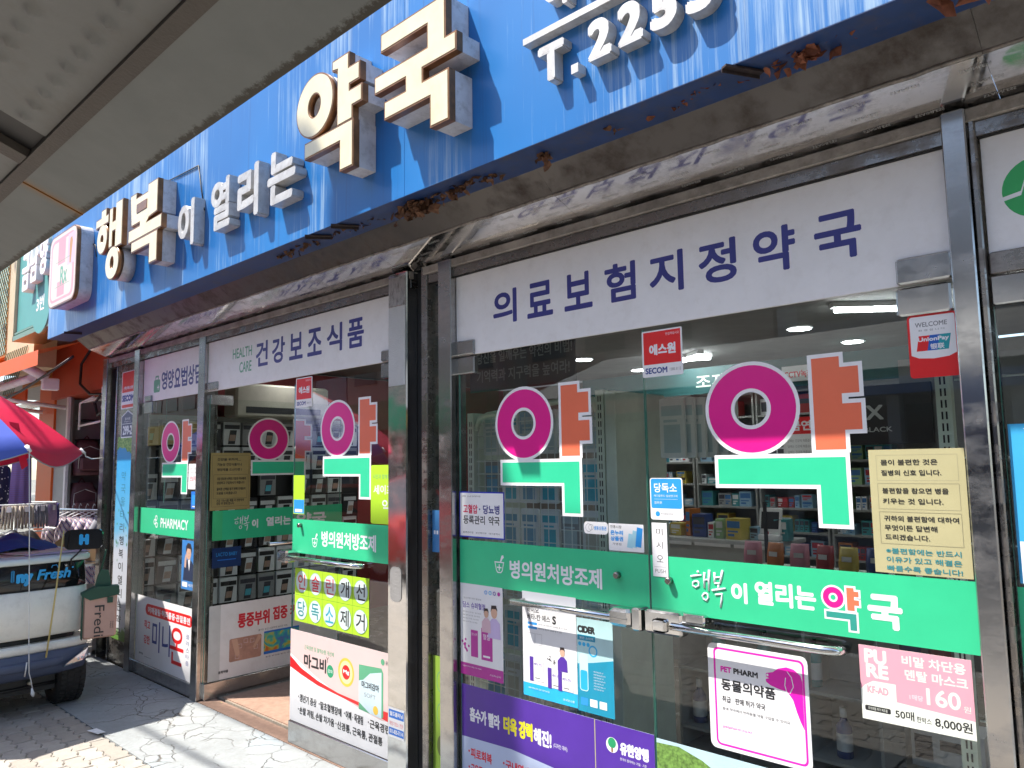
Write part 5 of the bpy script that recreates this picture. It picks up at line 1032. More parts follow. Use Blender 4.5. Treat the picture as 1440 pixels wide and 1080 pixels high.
# ------------------------------------------------------------------ delivery cart at the left edge, front facing +X
M_cream = mat('cart_cream_paint', (.84, .82, .75), .28, var=.05, coat=.3, dirt=(.4, .38, .33), dirtfac=.3); M_mint = mat('cart_lid', (.66, .74, .74), .35, var=.06)
M_bump = mat('navy_bumper', (.075, .095, .16), .55, var=.15, bmp=.15, bscale=220); M_cblk = mat('cart_black_gloss', (.008, .009, .011), .12); M_tyre = mat('tyre_rubber', (.022, .021, .02), .8, bmp=.4, bscale=90)
M_logo = mat('logo_cyan', (.02, .38, .80), .35); M_chrome = mat('lamp_silver', (.6, .62, .63), .15, metal=.9)
ck = thing('delivery_cart', 'cream electric refrigerated delivery cart with hy Fresh lettering on a black band', 'delivery cart', (-6.6, -1.02, 0))
cx0, cy0 = -6.6, -1.02
def crow(z, yh, xf, xb=-7.55, n_=9, bulge=.03, rc=.09):
    """horizontal outline of the body at height z: half width yh, front at xf"""
    P = []
    for i in range(n_):
        t = i/(n_-1); a = -1+2*t; y = a*(yh-rc); P.append((xf-bulge*(a*a), y))
    out = [(xb, -yh), (xf-bulge-rc, -yh), (xf-bulge-rc*.3, -yh+rc*.3)]+P+[(xf-bulge-rc*.3, yh-rc*.3), (xf-bulge-rc, yh), (xb, yh)]
    return [(x-cx0, y, z) for x, y in out]
def loft(name, rows, m, cap=True, **kw):
    mb = MB(); k = len(rows[0])
    for r_ in rows: mb.v += r_
    for i in range(len(rows)-1):
        for j in range(k): q_ = (j+1) % k; mb.f.append((i*k+j, i*k+q_, (i+1)*k+q_, (i+1)*k+j)); mb.sm.append(True)
    if cap: mb.f += [tuple(reversed(range(k))), tuple((len(rows)-1)*k+j for j in range(k))]; mb.sm += [False, False]
    o = ob(name, mb, m, ck, **kw)
    return o
yh = .50
loft('body', [crow(.500, yh-.02, -5.935), crow(.52, yh-.008, -5.92), crow(.66, yh-.012, -5.912), crow(.80, yh-.02, -5.925), crow(.812, yh-.03, -5.94)], M_cream)
loft('black_band', [crow(.806, yh-.026, -5.935), crow(.812, yh-.020, -5.928), crow(.90, yh-.025, -5.935), crow(.975, yh-.03, -5.95), crow(.985, yh-.035, -5.955)], M_cblk)
loft('lid', [crow(.982, yh-.015, -5.935), crow(.988, yh-.004, -5.925), crow(1.012, yh-.004, -5.925), crow(1.024, yh-.016, -5.937)], M_mint)
loft('air_intake', [crow(.425, yh-.07, -5.975), crow(.51, yh-.07, -5.975)], M_black)
loft('lower_apron', [crow(.395, yh-.01, -5.93), crow(.41, yh, -5.915), crow(.44, yh+.0, -5.91), crow(.462, yh-.02, -5.925)], M_cream)
loft('bumper', [crow(.235, yh-.06, -5.955), crow(.26, yh-.02, -5.90), crow(.33, yh-.005, -5.875), crow(.385, yh-.005, -5.88), crow(.402, yh-.015, -5.90)], M_bump)
loft('bumper_pad', [crow(.305, yh-.14, -5.866), crow(.315, yh-.12, -5.855), crow(.352, yh-.12, -5.857), crow(.362, yh-.13, -5.866)], M_bump)
B('chassis', -.85, .58, -.30, .30, .13, .24, M_black, ck); B('axle', .42, .46, -.40, .40, .12, .16, M_black, ck)
for s_ in (-1, 1):
    mb = MB(); yy = lambda a: s_*a
    P = [(.30, .295, .700), (.42, .315, .685), (.468, .330, .64), (.47, .385, .635), (.44, .388, .665), (.37, .345, .695), (.31, .308, .705)]
    front = [(x, yy(y), z) for y, z, x in P]; back = [(x-.03, y, z) for x, y, z in front]
    mb.face(front if s_ > 0 else front[::-1]); 
    for i in range(len(front)): j = (i+1) % len(front); mb.face([front[i], back[i], back[j], front[j]])
    o = ob('headlight', mb, M_chrome, ck); o.location = (.043, 0, 0)
    for q_ in range(4): ob('lamp_lens', MB().tube([(.70+.05-.006*q_*0, s_*(.375+.022*q_), .335+.006*q_), (.70+.053, s_*(.375+.022*q_), .350+.006*q_)], .007, 6), mat('lens_white', (.8, .8, .78), .1), o)
    # front wheels with tread
    w = link('wheel', None, ck, (.44, s_*.395, .205)); mb = MB(); seg = 40
    prof = [(-.085, .12), (-.09, .15), (-.085, .185), (-.06, .203), (0, .207), (.06, .203), (.085, .185), (.09, .15), (.085, .12)]
    for i in range(seg):
        t = 2*math.pi*i/seg
        for y, r_ in prof: mb.v.append((r_*math.cos(t), y, r_*math.sin(t)))
    n_ = len(prof)
    for i in range(seg):
        for j in range(n_-1): a = i*n_+j; b_ = ((i+1) % seg)*n_+j; mb.f.append((a, b_, b_+1, a+1)); mb.sm.append(True)
    ob('tyre', mb, M_tyre, w); mb = MB()
    for i in range(36):
        t = 2*math.pi*i/36; c, d = math.cos(t), math.sin(t)
        for row, y0 in enumerate((-.075, -.035, .005, .045)):
            t2 = t+(.087 if row % 2 else 0); c, d = math.cos(t2), math.sin(t2); u = Vector((c, 0, d)); v_ = Vector((-d, 0, c)); p = u*.203
            q8 = [p+v_*e*.011+Vector((0, y0+f_, 0))+u*g for g in (0, .009) for e, f_ in ((-1, 0), (1, 0), (1, .030), (-1, .030))]
            mb.face(q8[4:]); [mb.face([q8[i_], q8[(i_+1) % 4], q8[4+(i_+1) % 4], q8[4+i_]]) for i_ in range(4)]
    ob('tread_block', mb, M_tyre, w, kind='stuff'); ob('rim', MB().tube([(0, -.07, 0), (0, .07, 0)], [.12, .12], 24), mat('rim_grey', (.25, .25, .25), .4, metal=.6), w)
for i, (y, z) in enumerate(((-.30, .19), (-.05, .17), (.14, .20))):
    ob('bolt_cap', MB().tube([(.60, y, z), (.63, y, z)], [.014, .011], 8), mat('cap_cream', (.6, .56, .45), .5), ck)
ob('tie_rod', MB().tube([(.585, -.42, .16), (.585, .36, .175)], .012, 8), M_black, ck)
B('rear_body', -2.2, -.95, -.48, .48, .25, .98, M_cream, ck, b=.03)
# lettering on the black band (faces +X): a print board with rotation 90 degrees
pl = link('logo_print', None, ck, (.6735, -.20, .83), R(90)); pl.name = 'logo_print'
F = Flat(pl, .0)
F.text('l', .0+.185, .205, .045, .125, M_logo, bold=.11); F.text('ny', .215, .315, .015, .098, M_logo, bold=.10)
F.text('Fresh', .335, .535, .045, .115, M_logo, bold=.045, shear=.22); ob('swash', MB().tube([(.43, -.004, .05), (.455, -.004, .075), (.465, -.004, .11), (.45, -.004, .138), (.425, -.004, .135), (.42, -.004, .12)], .0028, 6), M_logo, pl); F.disc(.552, .112, .006, M_logo, name='logo_dot')
# mirror
mr = link('mirror', None, ck, (.70, .41, 1.125)); mb = MB(); mb.prism(rr(-.12, .115, -.065, .07, .035), -.02, .02); o = ob('mirror_housing', mb, M_cblk, mr); o.rotation_euler = (0, 0, R(62))
fm = Flat(o, -.02); fm.text('H', -.03, .032, -.035, .04, M_logo, bold=.12)
ob('mirror_arm', MB().tube([(-.0, -.0, -.045), (-.02, -.04, -.10), (-.03, -.07, -.13), (-.02, -.07, -.17)], .0055, 8), M_black, mr)
# yellow cane and white string tied to the bumper, string up to the umbrella
s1 = ob('bamboo_stick', MB().tube([(-5.862, -.825, .375), (-5.85, -.79, .78), (-5.855, -.755, 1.20)], [.0055, .0055, .0045], 7), mat('bamboo', (.60, .48, .18), .5)); s1['label'] = 'thin yellow bamboo stick leaning upright against the cart front'; s1['category'] = 'stick'
M_string = mat('white_string', (.72, .72, .72), .7)
s2 = ob('string', MB().tube([(-5.86, -.985, 1.775), (-5.855, -.96, 1.2), (-5.845, -.93, .40), (-5.845, -.925, .30), (-5.842, -.91, .24), (-5.842, -.90, .19)], .0032, 5), M_string); s2['label'] = 'white string hanging from the umbrella rim down to the cart bumper'; s2['category'] = 'string'
ob('knot', MB().tube([(-5.843, -.905, .20), (-5.840, -.90, .165), (-5.842, -.895, .145)], [.004, .013, .006], 7), M_string, s2); ob('knot', MB().tube([(-5.845, -.94, .37), (-5.838, -.945, .33), (-5.842, -.95, .28)], .0045, 5), M_string, s2)
s3 = ob('string', MB().tube([(-6.52, -.44, 1.745), (-6.75, -.36, 1.715), (-7.05, -.22, 1.70), (-7.32, -.05, 1.71)], .0045, 5), M_string); s3['label'] = 'white string from the red umbrella tip to the steel corner post'; s3['category'] = 'string'
# hanging bag with flap
bg_ = thing('hanging_bag', 'pink bag with dark green flap reading Fredi hanging on the cart mirror side', 'bag', (-5.84, -.515, .45)); bg_.rotation_euler = (0, 0, R(78))
M_dgr = mat('bottle_green_fabric', (.018, .075, .045), .6); M_peach = mat('peach_fabric', (.56, .34, .27), .5, var=.08)
mb = MB(); mb.bbox(-.10, .11, 0, .07, 0, .30, .012); ob('bag_body', mb, M_peach, bg_)
mb = MB(); mb.prism([(-.112, .295), (-.06, .262), (.118, .285), (.118, .345), (-.02, .352), (-.112, .31)], -.010, .08); ob('flap', mb, M_dgr, bg_); B('buckle', .045, .08, -.016, -.010, .235, .275, M_dgr, bg_); mb = MB(); mb.prism([(-.03, .35), (.07, .35), (.06, .41), (.05, .455), (.005, .46), (-.015, .42)], .02, .05); ob('bag_top', mb, M_dgr, bg_)
ob('strap', MB().tube([(.0, .035, .44), (.02, .035, .53), (.03, .035, .60)], .007, 6), M_dgr, bg_); B('bag_binding', -.104, -.099, -.004, .074, 0, .30, M_dgr, bg_)
fb = Flat(bg_, -.0045); fb.text('Fredi', -.03, .03, .012, .222, M_dark, bold=0, rot=90); 
for i in range(2): fb.text('PARIS', .068+.014*i, .076+.014*i, .06, .105, M_dark, rot=90)
# things behind the cart lid: blue cloth, cardboard, papers
M_cloth = mat('blue_cloth', (.03, .06, .26), .85, var=.3, bmp=.4)
def heap(name, label, cat, x, y, z, sx, sy, sz, m, seed=1, n_=14):
    mb = MB(); 
    for i in range(n_+1):
        for j in range(n_+1):
            u, v = i/n_*2-1, j/n_*2-1; r_ = max(0, 1-(u*u+v*v)*.8); h = sz*(r_**.6)*(.7+.6*noise.noise(Vector((u*2.2+seed, v*2.2, seed))))+.004
            mb.v.append((u*sx*(1+.12*noise.noise(Vector((v*2, seed, 0)))), v*sy*(1+.12*noise.noise(Vector((u*2, 3, seed)))), max(h, .002)))
    for i in range(n_):
        for j in range(n_): a = i*(n_+1)+j; mb.f.append((a, a+n_+1, a+n_+2, a+1)); mb.sm.append(True)
    o = ob(name, mb, m); o.location = (x, y, z); o['label'] = label; o['category'] = cat; return o
heap('folded_cloth', 'crumpled blue cloth lying on the cart lid behind the string', 'cloth', -6.62, -.93, 1.024, .30, .32, .13, M_cloth, 2)
for i, (x, y, c) in enumerate(((-6.25, -.95, (.55, .38, .32)), (-6.2, -.72, (.50, .42, .58)), (-6.3, -.8, (.62, .5, .45)))):
    o = B('flyer', -.14, .14, -.2, .2, 0, .004, mat('flyer_paper_%d' % i if 0 else ['flyer_peach', 'flyer_lilac', 'flyer_rose'][i], c, .5)); o.location = (x, y, 1.0245+.0045*i); o.rotation_euler = (0, 0, R(-8+9*i)); o['label'] = ['peach', 'lilac striped', 'rose'][i]+' printed flyer lying flat on the cart lid'; o['category'] = 'flyer'
# ------------------------------------------------------------------ red and blue umbrella
um = thing('umbrella', 'large vendor umbrella of alternating red and blue panels tied beside the cart', 'umbrella', (-6.85, -1.54, 0))
M_ured = mat('umbrella_red', (.70, .015, .07), .5, var=.08, scale=3); M_ublu = mat('umbrella_blue', (.07, .12, .52), .5, var=.08, scale=3)
a0 = math.atan2(1.09, .31); N = 8; Rr, zr, za = 1.13, 1.755, 2.43
def up(a, t): return Vector((Rr*t*math.cos(a), Rr*t*math.sin(a), za-(za-zr)*(.50*t+.50*t*t)))
for k in range(N):
    b0 = a0-2*math.pi*k/N; b1 = a0-2*math.pi*(k+1)/N; mb = MB(); n_, m_ = 10, 8
    for i in range(n_+1):
        t = i/n_
        for j in range(m_+1):
            s_ = j/m_; p = up(b0, t).lerp(up(b1, t), s_); sag = -.05*t*math.sin(math.pi*s_); mb.v.append((p.x, p.y, p.z+sag*.8))
    for j in range(m_+1):
        s_ = j/m_; p = up(b0, 1).lerp(up(b1, 1), s_); mb.v.append((p.x*1.0, p.y*1.0, p.z-.05*.8*math.sin(math.pi*s_)-.085*(.35+.65*math.sin(math.pi*min(1, max(0, s_))))))
    for i in range(n_+1):
        for j in range(m_): a = i*(m_+1)+j; mb.f.append((a, a+m_+1, a+m_+2, a+1)); mb.sm.append(i < n_)
    ob('panel', mb, M_ured if k % 2 == 0 else M_ublu, um)
    ob('rib', MB().tube([up(b0, .03)-Vector((0, 0, .02)), up(b0, .5)-Vector((0, 0, .02)), up(b0, 1)-Vector((0, 0, .015))], .006, 6), M_wire, um)
    ob('rib_tip', MB().tube([up(b0, .985), up(b0, 1.02)], [.014, .009], 8), M_white, um)
    ob('hem', MB().tube([tuple(up(b0, 1).lerp(up(b1, 1), s_/8)-Vector((0, 0, .05*.8*math.sin(math.pi*s_/8)+.085*(.35+.65*math.sin(math.pi*s_/8))))) for s_ in range(9)], .0045, 5), mat('grey_piping', (.4, .4, .42), .6), um)
ob('pole', MB().tube([(0, 0, .0), (0, 0, 2.45)], .018, 10), M_wire, um); ob('base', MB().tube([(0, 0, 0), (0, 0, .09), (0, 0, .11)], [.24, .23, .05], 20), M_grey, um)
mb = MB(); mb.face([(0.0, 0, .0), (.06, .01, -.01), (.14, .05, -.30), (.10, .04, -.33), (.02, .0, -.1)]); o = ob('loose_strap', mb, M_ured, um); o.location = (up(a0-2*math.pi/8, .80).x-.05, up(a0-2*math.pi/8, .80).y+.05, up(a0-2*math.pi/8, .80).z-.0); o.rotation_euler = (0, 0, R(90))

# ------------------------------------------------------------------ neighbouring clothes shop
nb = thing('clothes_shop', 'neighbouring clothes shop with an orange front and a grey column', 'shop building', (0, 0, 0))
M_ora = mat('orange_cladding', (.66, .11, .012), .4, var=.08, scale=2); M_ordk = mat('dark_orange_header', (.42, .055, .02), .45, var=.08); M_colw = mat('grey_white_column', (.36, .38, .37), .5)
M_nbe = mat('beige_panel', (.56, .47, .31), .6, var=.1); M_dki = mat('dark_shop_interior', (.50, .50, .50), .7)
B('orange_pier', -10.52, -9.95, .28, .6, 0, 2.75, M_ora, nb); B('grey_column', -9.94, -9.44, .30, .34, 0, 2.45, M_colw, nb, b=.01); B('column_trim', -9.47, -9.41, .27, .298, 0, 2.45, M_trimw, nb)
B('orange_header', -9.93, -7.52, .24, .5, 2.42, 3.25, M_ordk, nb); B('tan_panel', -10.9, -9.94, .18, .24, 2.62, 3.1, mat('tan_panel', (.50, .26, .06), .5), nb)
B('upper_wall', -18, -7.52, .3, .6, 3.26, 8, M_nbe, nb); B('rear_wall', -16, -7.52, 3.8, 3.9, 0, 3.3, M_dki, nb); B('ceiling', -16, -7.52, .6, 3.8, 2.9, 3.0, M_dki, nb); B('display_wall', -9.78, -9.74, .35, 3.7, 0, 2.42, M_dki, nb)
B('show_window', -14.5, -10.53, .35, .36, .5, 2.4, M_glass, nb); B('window_frame', -14.5, -10.53, .33, .38, 2.4, 2.48, M_steel, nb); B('end_pier', -15.5, -14.5, .3, .6, 0, 3.2, M_ora, nb)
# awning: orange sloping fascia and retracted roller
aw = thing('awning', 'orange awning with a white roller arm over the clothes shop', 'awning', (0, 0, 0))
mb = MB(); mb.face([(-15, -.75, 2.62), (-7.85, -.45, 2.70), (-8.9, .24, 2.98), (-15, .24, 3.02)]); mb.face([(-15, -.75, 2.62), (-15, -.75, 2.45), (-7.85, -.45, 2.56), (-7.85, -.45, 2.70)]); ob('canvas', mb, M_ora, aw)
ob('valance', MB().box(-15, -9.6, -.1, -.08, 2.36, 2.50), mat('awning_red_orange', (.70, .10, .01), .6), aw); ob('roller', MB().tube([(-15, -.35, 2.44), (-8.6, -.30, 2.52)], .04, 10), M_trimw, aw)
for x in (-9.75, -10.6): ob('awning_arm', MB().tube([(x, -.7, 2.50), (x+.2, -.2, 2.36), (x+.3, .26, 2.30)], .022, 8), M_trimw, aw)
# teal sign
ts = thing('teal_sign', 'teal shop sign with white raised letters beside the blue sign', 'shop sign', (-9.25, -.30, 2.98)); M_ts = mat('teal_sign_face', (.10, .33, .31), .5, var=.08); M_tsd = mat('teal_sign_edge', (.16, .27, .22), .5)
B('sign_face', .0, 2.0, 0, .25, .08, 1.3, M_ts, ts); B('sign_frame', -.02, 2.02, -.03, .26, -.02, .03, M_tsd, ts); B('sign_frame', -.02, 2.02, -.02, .26, .045, .065, M_tsd, ts); B('sign_stile', -.03, -.002, -.03, .25, -.02, 1.3, M_nbe, ts)
def solid2(par, ch, x0, x1, z0, z1, y0, y1, m, bold=.04):
    v, f = glyphs(ch, .5); xs = [p[0] for p in v]; ys = [p[1] for p in v]; a, b_, c, d = min(xs), max(xs), min(ys), max(ys); bw = bold*(z1-z0); mb = MB()
    for i in range(8):
        k = len(mb.v); mb.v += [(x0+bw+(p[0]-a)*(x1-x0-2*bw)/(b_-a)+bw*math.cos(i*.785+.39), y0-.0004*i if p[2] > 0 else y1, z0+bw+(p[1]-c)*(z1-z0-2*bw)/(d-c)+bw*math.sin(i*.785+.39)) for p in v]
        mb.f += [tuple(k+q for q in ff) for ff in f]; mb.sm += [False]*len(f)
    return ob('raised_letter', mb, m, par)
solid2(ts, '금', .52, .78, .40, .78, -.10, 0, M_white); solid2(ts, '남', .80, 1.06, .44, .82, -.10, 0, M_white); solid2(ts, '양', 1.1, 1.36, .46, .84, -.10, 0, M_white)
ft = Flat(ts, 0); ft.text('19', .86, 1.06, .92, 1.06, M_white, bold=.05)
mb = MB(); mb.ring(.98, .24, .30, .275, -.012, -.002, 40); ob('round_border', mb, M_nbe, ts); mb = MB(); mb.tube([(.98, -.04, .24), (.98, .0, .24)], .30, 40); ob('round_plate', mb, M_ts, ts); f3 = Flat(ts, -.041); f3.text('3번', .84, 1.09, .16, .31, M_white, bold=.03)
# beige building piece with diamond mesh further left
bb = thing('beige_building', 'beige fronted building with an orange mesh screen at the far left', 'building', (0, 0, 0)); B('wall', -24, -18.01, .1, 1.2, 0, 9, M_nbe, bb); B('wall_strip', -10.4, -9.30, -.12, .10, 2.72, 6, M_nbe, bb); B('mesh_screen', -13.5, -10.42, -.12, .0, 2.95, 4.4, mat('mesh_orange', (.55, .28, .10), .6), bb)
mb = MB(); 
for i in range(48): x = -13.5+i*.085; mb.tube([(x, -.13, 2.97), (min(x+1.4, -10.42), -.13, 2.97+min(1.4, -10.42-x))], .006, 4, False); mb.tube([(x, -.134, 2.97+1.4), (min(x+1.4, -10.42), -.134, 2.97+1.4-min(1.4, -10.42-x))], .006, 4, False)
ob('mesh_wire', mb, M_tsd, bb, kind='stuff')
# security camera, cables and track lamps
cc = thing('security_camera', 'white security camera on a bracket under the awning', 'camera', (-8.55, -.28, 2.62)); o = ob('camera_body', MB().tube([(-.02, -.16, .04), (0, .10, -.10)], [.045, .05], 12), M_trimw, cc); ob('camera_lens', MB().tube([(-.024, -.175, .047), (-.02, -.16, .04)], [.028, .03], 12), M_black, cc); B('bracket', -.02, .05, .05, .20, -.22, -.10, M_trimw, cc, b=.01)
cb = ob('cable', MB().tube([(-7.38, -.30, 2.60), (-7.9, -.32, 2.52), (-8.8, -.34, 2.40), (-9.8, -.36, 2.33), (-12, -.40, 2.28)], .012, 6), M_black); cb['label'] = 'black cable sagging from the pharmacy fascia to the awning'; cb['category'] = 'cable'
cb = ob('cable', MB().tube([(-8.3, .22, 3.0), (-8.8, .2, 2.72), (-8.75, .18, 2.50), (-8.5, .2, 2.38), (-8.1, .2, 2.35), (-8.0, .2, 2.22), (-8.25, .2, 2.15), (-8.35, .2, 2.28), (-8.15, .2, 2.36)], .014, 6), M_black); cb['label'] = 'coiled black cable against the dark orange header'; cb['category'] = 'cable'
tl_ = thing('track_lamp', 'white spot lamp hanging from a rail in the clothes shop doorway', 'lamp', (-8.1, .22, 2.33)); B('rail', -.7, .35, 0, .03, -.02, .0, M_trimw, tl_); B('junction_box', -.05, .22, -.03, .05, .0, .10, M_trimw, tl_, b=.008); ob('lamp_head', MB().tube([(.05, 0, -.05), (.16, -.05, -.12)], [.03, .045], 12), M_trimw, tl_); ob('lamp_stem', MB().tube([(.05, 0, -.02), (.05, 0, -.06)], .01, 6), M_trimw, tl_)
mb = MB(); mb.tube([(-.75, 0, -.30), (-.75, 0, -.02), (-.35, 0, .02)], .012, 6); mb.tube([(-.75, 0, -.26), (-.10, 0, -.24)], .012, 6); ob('hook_frame', mb, M_trimw, tl_)
# hanging garments and racks
rg_ = random.Random(4)
def garment(name, label, cat, x, y, z, w_, h_, m, rotz=90, sleeves=False, grp=None, seed=0):
    mb = MB(); nx, nz_ = 10, 10
    for s_ in (-1, 1):
        for i in range(nx+1):
            for j in range(nz_+1):
                u = i/nx*2-1; v = j/nz_; ww = w_/2*(.72+.28*v**.6 if not sleeves else (1-.15*v)); d = .028+.022*math.cos(u*9+seed)*v+.02*(1-u*u)
                mb.v.append((u*ww, s_*d*(1-abs(u)**3), -v*h_-(.03*u*u if v == 0 else 0)))
    n_ = (nx+1)*(nz_+1)
    for s_ in (0, 1):
        for i in range(nx):
            for j in range(nz_): a = s_*n_+i*(nz_+1)+j; f = (a, a+nz_+1, a+nz_+2, a+1); mb.f.append(f if s_ else f[::-1]); mb.sm.append(True)
    t = thing(name, label, cat, (x, y, z), R(rotz), grp); ob('cloth', mb, m, t)
    if sleeves:
        for s_ in (-1, 1): ob('sleeve', MB().tube([(s_*w_*.40, 0, -.03), (s_*w_*.62, 0, -.16), (s_*w_*.66, 0, -.30)], [.05, .05, .045], 8), m, t)
    ob('hanger', MB().tube([(-w_*.4, 0, -.0), (0, 0, .06), (w_*.4, 0, -.0)], .006, 5), M_white, t); ob('hook', MB().tube([(0, 0, .06), (0, 0, .10), (.02, 0, .13), (.035, 0, .11)], .003, 5), M_wire, t); return t
def m_stripe(nm, cols, sc=60, axis=(0, 0, 1), dots=False):
    m, n, l, b = nodes(nm); tc = n.new('ShaderNodeTexCoord'); 
    if dots:
        v = n.new('ShaderNodeTexVoronoi'); v.inputs['Scale'].default_value = sc; l.new(tc.outputs['Object'], v.inputs['Vector']); l.new(ramp(n, l, v.outputs['Distance'], [(.22, cols[1]), (.26, cols[0])]), b.inputs['Base Color'])
    else:
        w_ = n.new('ShaderNodeTexWave'); w_.bands_direction = 'DIAGONAL' if axis == 'd' else 'Z'; w_.inputs['Scale'].default_value = sc; w_.inputs['Distortion'].default_value = 1.2; l.new(tc.outputs['Object'], w_.inputs['Vector']); st_ = [((i+.02)/len(cols), c) for i, c in enumerate(cols)]; o = ramp(n, l, w_.outputs['Fac'], st_); l.new(o, b.inputs['Base Color'])
    b.inputs['Roughness'].default_value = .9; return m
M_pur = m_stripe('purple_floral_cloth', [(.12, .07, .22), (.32, .20, .38), (.16, .12, .34)], 16); M_dot = m_stripe('navy_dotted_cloth', [(.012, .014, .05), (.5, .5, .5)], 30, dots=True); M_str = m_stripe('striped_knit', [(.03, .04, .18), (.55, .55, .58), (.5, .05, .08), (.55, .55, .58)], 9, 'd')
M_nvj = mat('navy_cloth', (.02, .035, .12), .9, bmp=.4)
garment('dress', 'navy dotted blouse hanging at the left picture edge under the umbrella', 'clothing', -8.5, -.60, 1.74, .28, .50, M_dot, 90)
garment('dress', 'purple flowered dress hanging beside the orange pier', 'clothing', -8.45, -.385, 1.88, .20, .60, M_pur, 100)
garment('dress', 'plain navy dress hanging behind the dotted blouse', 'clothing', -8.9, -.50, 1.68, .34, .48, M_nvj, 95)
# glove rack
gr_ = thing('glove_rack', 'wire carousel hung with knitted gloves behind the cart', 'display rack', (-8.5, -.40, 0)); ob('rack_pole', MB().tube([(0, 0, 0), (0, 0, 1.42)], .018, 8), M_wire, gr_); ob('rack_ring', MB().tube([(.33*math.cos(t*.4488), .33*math.sin(t*.4488), 1.30) for t in range(15)], .008, 6), M_wire, gr_)
ob('rack_ring', MB().tube([(.33*math.cos(t*.4488), .33*math.sin(t*.4488), 1.05) for t in range(15)], .008, 6), M_wire, gr_); ob('rack_spoke', MB().tube([(-.33, 0, 1.30), (.33, 0, 1.30)], .006, 5), M_wire, gr_); ob('rack_foot', MB().tube([(0, 0, 0), (0, 0, .03)], .25, 20), M_wire, gr_)
gc = [('beige', (.42, .36, .28)), ('grey', (.22, .22, .25)), ('lilac', (.38, .28, .42)), ('navy', (.03, .04, .16)), ('purple', (.15, .06, .26))]
for i in range(16):
    c = gc[i % 5]; t_ = i*2*math.pi/16; x, y = -8.5+.34*math.cos(t_), -.40+.34*math.sin(t_)
    mb = MB(); n_ = 5
    for j in range(n_): u = (j-(n_-1)/2)*.024; mb.tube([(u, 0, 0), (u*1.1, .004*((j % 2)-.5), -.13), (u*1.15, 0, -.20-.012*(j % 2))], [.013, .012, .009], 6)
    mb.tube([(-.055, 0, -.05), (-.075, 0, -.11)], [.012, .009], 6)
    t = thing('glove_pair', '%s knitted gloves hanging on the carousel, %s round the ring' % (c[0], NTH[i]), 'gloves', (x, y, 1.29), t_+math.pi/2, 'gloves on the wire carousel'); ob('knit', mb, mat('knit_'+c[0], c[1], .95, bmp=.5), t); B('price_card', -.02, .02, -.016, -.013, -.055, -.005, M_white, t)
# striped tops on a low rail and bags on the wall behind
rl = thing('clothes_rail', 'low chrome rail carrying striped tops beside the steel pillar', 'clothes rail', (0, 0, 0)); ob('rail_bar', MB().tube([(-8.75, .02, 1.22), (-7.60, .30, 1.22)], .012, 8), M_chrome, rl); ob('rail_leg', MB().tube([(-8.75, .02, 0), (-8.75, .02, 1.22)], .014, 8), M_chrome, rl); ob('rail_leg', MB().tube([(-7.60, .30, 0), (-7.60, .30, 1.22)], .014, 8), M_chrome, rl)
for i in range(9):
    t_ = i/9; garment('striped_top', ('grey hung top, first of the row on the low rail' if i == 0 else 'striped blue, white and red top, %s along the low rail' % NTH[i]), 'clothing', -8.62+1.0*t_, .06+.24*t_, 1.15, .42, .62, mat('grey_jersey', (.25, .25, .28), .9) if i > 6 else M_str, 20+6*(i % 2), True, 'tops hanging on the low rail', i)
def backpack(x, z, label, m, s_=1, y=1.25):
    t = thing('backpack', label, 'bag', (-9.62, .52+(x+8.55)*.7, z), R(90)); mb = MB(); rows = []
    for i in range(8):
        v = i/7; w_ = .17*s_*(1-.35*max(0, v-.6)/.4)*(.92+.08*math.sin(v*3)); d = .10*s_*(1-.3*v); mb.v += [(w_*math.copysign(abs(math.cos(a))**.6, math.cos(a)), -d+d*math.copysign(abs(math.sin(a))**.6, math.sin(a)), v*.42*s_) for a in [2*math.pi*j/16 for j in range(16)]]
    for i in range(7):
        for j in range(16): q = (j+1) % 16; mb.f.append((i*16+j, i*16+q, (i+1)*16+q, (i+1)*16+j)); mb.sm.append(True)
    mb.f += [tuple(reversed(range(16))), tuple(7*16+j for j in range(16))]; mb.sm += [False, False]
    ob('bag_body', mb, m, t); B('front_pocket', -.11*s_, .11*s_, -.245*s_, -.19*s_, .05*s_, .22*s_, m, t, b=.02); ob('bag_handle', MB().tube([(-.04, -.06, .41*s_), (0, -.06, .47*s_), (.04, -.06, .41*s_)], .008, 6), m, t)
    for s2 in (-1, 1): ob('zip_line', MB().tube([(s2*.12*s_, -.19*s_, .08*s_), (s2*.11*s_, -.19*s_, .30*s_), (0, -.185*s_, .345*s_)], .003, 5), M_wire, t)
M_lea = mat('dark_plum_leather', (.16, .07, .08), .4, bmp=.3); M_lea2 = mat('black_leather', (.02, .018, .02), .4, bmp=.3)
backpack(-8.55, 1.55, 'dark plum backpack on the upper wall row of the clothes shop', M_lea, .95); backpack(-8.15, 1.55, 'black backpack at the right of the upper wall row', M_lea2, .95); backpack(-8.60, 1.05, 'dark plum backpack on the middle wall row', M_lea, 1.0); backpack(-8.15, 1.05, 'larger plum rucksack at the right of the middle wall row', M_lea, 1.1)
sh = thing('wall_shelf', 'thin black wire shelf on the rear wall of the clothes shop', 'shelf', (-9.66, .45, 1.96), R(90))
for z in (0, .22): ob('shelf_bar', MB().box(0, 1.35, -.2, .08, z-.01, z), M_black, sh)
ob('shelf_upright', MB().box(.35, .37, -.0, .02, -.3, .4), M_black, sh)
o = product('orange', (.6, .1, .09), 0, -8.5, .62, 1.20, 'orange and white price board above the striped tops', 'price boards in the clothes shop')
mb = MB(); bz = .34
for i in range(9):
    t_ = i/8; mb.v += [(-.22+.44*t_, .10*math.sin(t_*3.1), 0), (-.20+.40*t_, -.02+.13*math.sin(t_*3.1), bz*(.75+.3*math.sin(t_*3.14)))]
